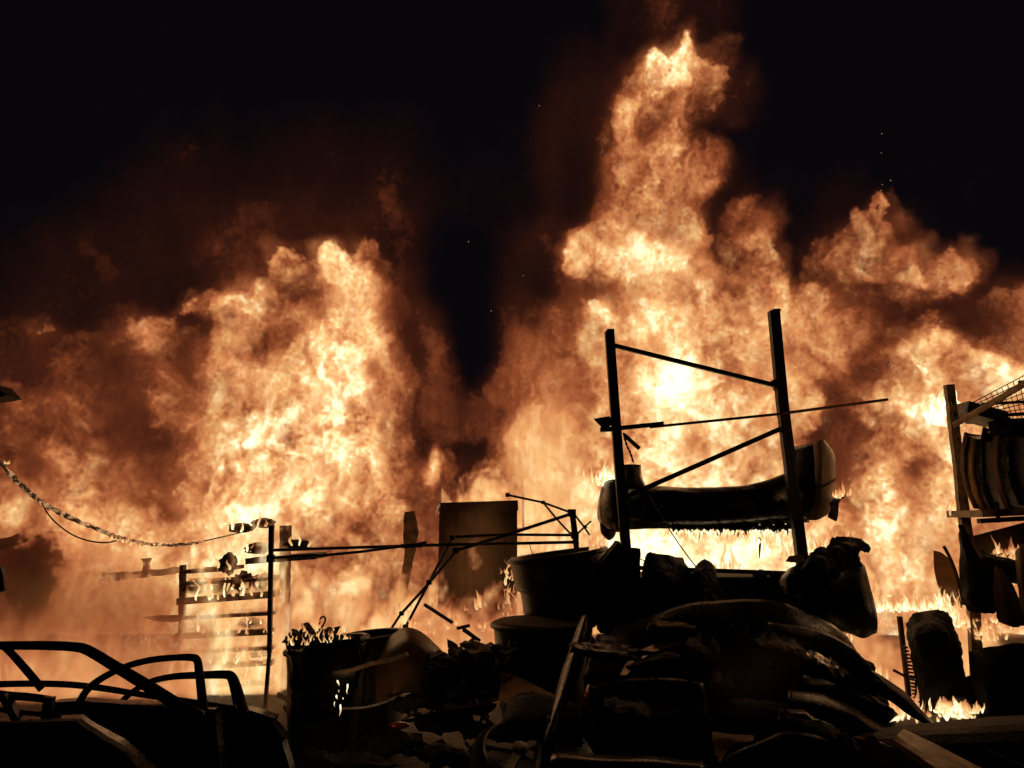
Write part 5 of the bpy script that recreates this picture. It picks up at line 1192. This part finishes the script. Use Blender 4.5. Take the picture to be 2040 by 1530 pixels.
# ------------------------------------------------------------------ right rack with stored bonnets
def right_rack():
    Y = 6.4
    e = empty('parts_rack', P(1960, 1460, Y), 'right hand rack with a wire mesh top and bonnets stored upright on its pale shelf', 'rack')
    G().poly([(1885, 766), (1902, 765), (1906, 800), (1916, 880), (1923, 930), (1930, 1000), (1938, 1060), (1948, 1110), (1958, 1290), (1966, 1455), (1944, 1455), (1936, 1290), (1926, 1110), (1918, 1060), (1911, 1000), (1905, 930), (1898, 880), (1890, 800)], Y, .05, jag=.5).build('post', M['pipe'], e)
    for k in range(12):
        G().bar(P(1896 + k * 3.2, 800 + k * 24, Y - .03), P(1897 + k * 3.2, 806 + k * 24, Y - .03), .012, .012).build('bolt', M['dark_steel'], e)
    G().tube([P(1902, 846, Y - .12), P(1960, 812, Y - .4), P(2080, 742, Y - .9)], .026, 8).build('tube_beam', M['pipe'], e)
    G().bar(P(1908, 815, Y + .1), P(1985, 836, Y + .1), .10, .3).build('bracket', M['dark_steel'], e)
    for (x0, y0, x1, y1, w) in ((1955, 805, 2090, 798, 6), (1978, 828, 2090, 822, 7), (1925, 840, 2090, 838, 9), (2030, 762, 2090, 758, 8)):
        G().bar(P(x0, y0, Y + .3), P(x1, y1, Y + .3), PX(w, Y)).build('rail', M['dark_steel'], e)
    G().bar(P(1922, 890, Y + .05), P(2090, 838, Y - .3), PX(11, Y), .04).build('rail', M['pipe'], e)
    g = G()
    a, b_, c, d = P(1930, 806, Y + .25), P(2090, 722, Y - .3), P(1966, 836, Y + .5), P(2090, 832, Y + .3)
    for k in range(15):
        t = k / 14
        g.tube([a.lerp(b_, t), c.lerp(d, t)], .004, 4, cap=False)
    for k in range(9):
        t = k / 8
        g.tube([a.lerp(c, t), b_.lerp(d, t)], .004, 4, cap=False)
    g.build('wire_mesh', M['rust'], e)
    G().bar(P(1920, 1024, Y - .1), P(2090, 1016, Y - .1), PX(13, Y), .5).build('shelf_board', M['pipe'], e)
    G().bar(P(1945, 1098, Y + .2), P(2090, 1060, Y + .2), PX(60, Y), .02).build('back_panel', M['wall_metal'], e)
    G().bar(P(1950, 1038, Y), P(2090, 1030, Y), PX(9, Y), .06).build('rail', M['rust'], e)
    # stored bonnets on edge
    specs = [(1925, 862, 1012, 'tan_paint', 'brown bonnet, leftmost on the shelf of the right rack'), (1941, 874, 1018, 'amber_paint', 'amber edged bonnet, second from the rack post'), (1962, 852, 1022, 'black_paint', 'black bonnet next to the amber edged one on the shelf of the right rack'),
             (1990, 846, 1012, 'tan_paint', 'bonnet with a long pale curling edge on the right rack'), (2016, 850, 1006, 'black_paint', 'black bonnet hard by the right edge on the shelf of the right rack')]
    for k, (x, y0, y1, mt, l) in enumerate(specs):
        h = y1 - y0
        e2 = empty('car_bonnet', P(x + 30, y1, Y - .1), l, 'car bonnet', 'bonnets stored on the right rack')
        rows = []
        for u in np.linspace(0, 1, 5):
            y = y0 + h * u
            off = -14 * math.sin(u * 2.6) + 26 * u * u
            rows.append([(x + off, y, 6.25 - .02 * k), (x + off + 10, y + 2, 6.32 - .02 * k), (x + off + 30, y + 4, 6.55 - .02 * k), (x + off + 62, y + 4, 7.0)])
        G().sheet(rows, .012, 12, 18, .006, k + 2).build('skin', M['black_paint'], e2, smooth=True)
        G().tube([P(r[0][0], r[0][1], r[0][2] - .01) for r in rows], PX(4.5 + (k % 2) * 2, 6.25), 6).build('edge', M[mt], e2, smooth=True)
    o = G().sheet([[(1968, 838, 6.2), (1995, 830, 6.15), (2030, 836, 6.2), (2080, 840, 6.2)], [(1970, 852, 6.1), (1996, 850, 6.05), (2030, 852, 6.1), (2080, 856, 6.1)], [(1975, 868, 6.15), (2000, 866, 6.1), (2032, 868, 6.15), (2080, 872, 6.15)]], .02, 14, 8, .05, 3, 8, .02).build('charred_cover', M['char'])
    tag(o, 'crumpled charred cover lying over the tops of the stored bonnets', 'cover')
    o = G().tube(PL([(1984, 1000), (1988, 1030), (1992, 1040)], 6.0, 6), [PX(6, 6), PX(5, 6), PX(7, 6)] + [PX(4, 6)] * 4, 6).build('melted_drip', M['char_gloss']); tag(o, 'black melted drip hanging below the pale shelf of the right rack', 'drip')
    # lower hanging panels
    def sh(name, rows, mat, label, cat, seed=1, dent=.03, thick=.015):
        o = G().sheet(rows, thick, 16, 18, dent, seed, 4, .01).build(name, M[mat], smooth=True); return tag(o, label, cat, 'panels hanging on the right rack')
    sh('hanging_sheet', [[(1906, 1046, 6.1), (1912, 1044, 6.05), (1922, 1046, 6.1)], [(1908, 1090, 6.05), (1922, 1095, 5.95), (1950, 1108, 6.0)], [(1912, 1140, 6.0), (1940, 1140, 5.9), (1990, 1130, 5.95)], [(1918, 1190, 6.0), (1944, 1195, 5.88), (1988, 1190, 5.95)], [(1932, 1216, 6.02), (1955, 1222, 5.92), (1985, 1222, 6.0)]], 'char', 'tall charred panel with a narrow neck hanging below the pale shelf', 'panel', 3, .03)
    sh('hanging_sheet', [[(1950, 1095, 6.25), (2000, 1112, 6.2), (2090, 1130, 6.2)], [(1955, 1120, 6.15), (2005, 1130, 6.1), (2090, 1150, 6.1)], [(1970, 1150, 6.15), (2010, 1160, 6.1), (2090, 1180, 6.1)]], 'char', 'charred sloping panel reaching to the right edge under the shelf', 'panel', 5)
    sh('hanging_sheet', [[(1978, 1132, 5.95), (1984, 1128, 5.9), (1996, 1136, 5.9)], [(1980, 1170, 5.85), (1998, 1165, 5.8), (2018, 1172, 5.85)], [(1984, 1210, 5.85), (2008, 1210, 5.78), (2036, 1212, 5.85)], [(1990, 1240, 5.9), (2018, 1250, 5.84), (2050, 1246, 5.9)]], 'rust', 'brown triangular panel fanning out downwards at the right rack', 'panel', 7, .02)
    sh('hanging_sheet', [[(2024, 1100, 5.8), (2034, 1085, 5.78), (2060, 1080, 5.8)], [(2026, 1150, 5.75), (2040, 1150, 5.7), (2070, 1150, 5.75)], [(2032, 1200, 5.75), (2046, 1200, 5.7), (2080, 1200, 5.75)], [(2040, 1235, 5.8), (2056, 1240, 5.76), (2085, 1240, 5.8)]], 'tan_paint', 'pale edged panel cut by the right edge of the picture', 'panel', 9, .02)
    o = G().sheet([[(1859, 1096, 6.7), (1874, 1100, 6.65), (1890, 1112, 6.6)], [(1862, 1140, 6.65), (1882, 1145, 6.6), (1904, 1150, 6.55)], [(1872, 1180, 6.65), (1892, 1185, 6.6), (1912, 1188, 6.55)], [(1884, 1202, 6.68), (1900, 1208, 6.62), (1918, 1212, 6.6)]], .006, 12, 14, .02, 4).build('scorched_sheet', M['thin_plastic'], smooth=True)
    tag(o, 'thin translucent panel glowing tan left of the charred neck panel', 'panel')
    o = G().tube(PL([(1880, 1088), (1892, 1110), (1904, 1140), (1912, 1170), (1920, 1205)], 6.2, 14), .014, 6).build('bent_rail', M['rust']); tag(o, 'bent rusty rail along the edge of the thin glowing panel', 'rail')
    o = G().sheet([[(1930, 1300, 6.0), (1960, 1288, 5.9), (2000, 1284, 5.9), (2090, 1280, 6.0)], [(1934, 1350, 5.85), (1960, 1345, 5.75), (2000, 1340, 5.75), (2090, 1340, 5.85)], [(1944, 1400, 5.85), (1965, 1400, 5.75), (2000, 1400, 5.75), (2090, 1400, 5.85)], [(1948, 1450, 5.9), (1968, 1455, 5.8), (2000, 1455, 5.8), (2090, 1455, 5.9)]], .3, 18, 14, .03, 5).build('charred_crate', M['char'], smooth=True)
    tag(o, 'bulky charred black crate on the ground under the right rack', 'crate')
    for k, (pts, l) in enumerate([([P(1862 + i * 4, 845 - (i % 5) * 10, 6.9) for i in range(12)], 'white hot burst of flame left of the mesh top of the right rack'), ([P(1975 + i * 5, 1145 - (i % 4) * 14, 6.5) for i in range(14)], 'ragged flames inside the lower bay of the right rack'),
                                  ([P(1915 + i * 6, 888 - (i % 3) * 8, 6.7) for i in range(14)], 'flames between the mesh top and the stored bonnets'), ([P(1905 + i * 1.5, 1010 + i * 6, 6.5) for i in range(7)] + [P(1925 + i * 8, 1240 + (i % 4) * 12, 6.4) for i in range(10)], 'scattered flames on the lower post of the right rack')]):
        tongues('flames', pts, l, (.15, .1, .1, .1)[k], (.02, .012, .011, .011)[k], 6, 90 + k, heat=((1.0, 1.3), (.75, .95), (.75, 1.05), (.8, 1.0))[k])
right_rack()
bl = bpy.data.lights.new('rack_post_fill', 'POINT'); bl.energy = 4; bl.shadow_soft_size = .12; bl.color = (1.0, .52, .22)      # lamp added ahead of the burst to light the rack post from the front
bo = bpy.data.objects.new('rack_post_fill', bl); COL.objects.link(bo); bo.location = P(1838, 880, 5.7)
# sparks in the night air
def sparks():
    r = random.Random(2); g = G()
    for k in range(16):
        x, y = r.choice([(r.uniform(930, 1120), r.uniform(180, 720)), (r.uniform(1680, 1830), r.uniform(180, 420)), (r.uniform(1560, 1780), r.uniform(560, 760))])
        g.blob(P(x, y, r.uniform(9, 12)), r.uniform(.0025, .005), .004, r.uniform(.003, .007), .2, k, nu=6, nv=4)
    mt = bpy.data.materials.new('glowing_spark'); mt.use_nodes = True
    b = NB(mt.node_tree); mt.node_tree.nodes.clear()
    em = b.n('ShaderNodeEmission', {'Color': (1, .5, .2, 1), 'Strength': 1.2})
    b.n('ShaderNodeOutputMaterial', {'Surface': em}, out=None)
    o = g.build('sparks', mt, loc=P(1000, 500, 10)); o['kind'] = 'stuff'; tag(o, 'tiny sparks drifting in the dark sky between the fires', 'sparks')
sparks()
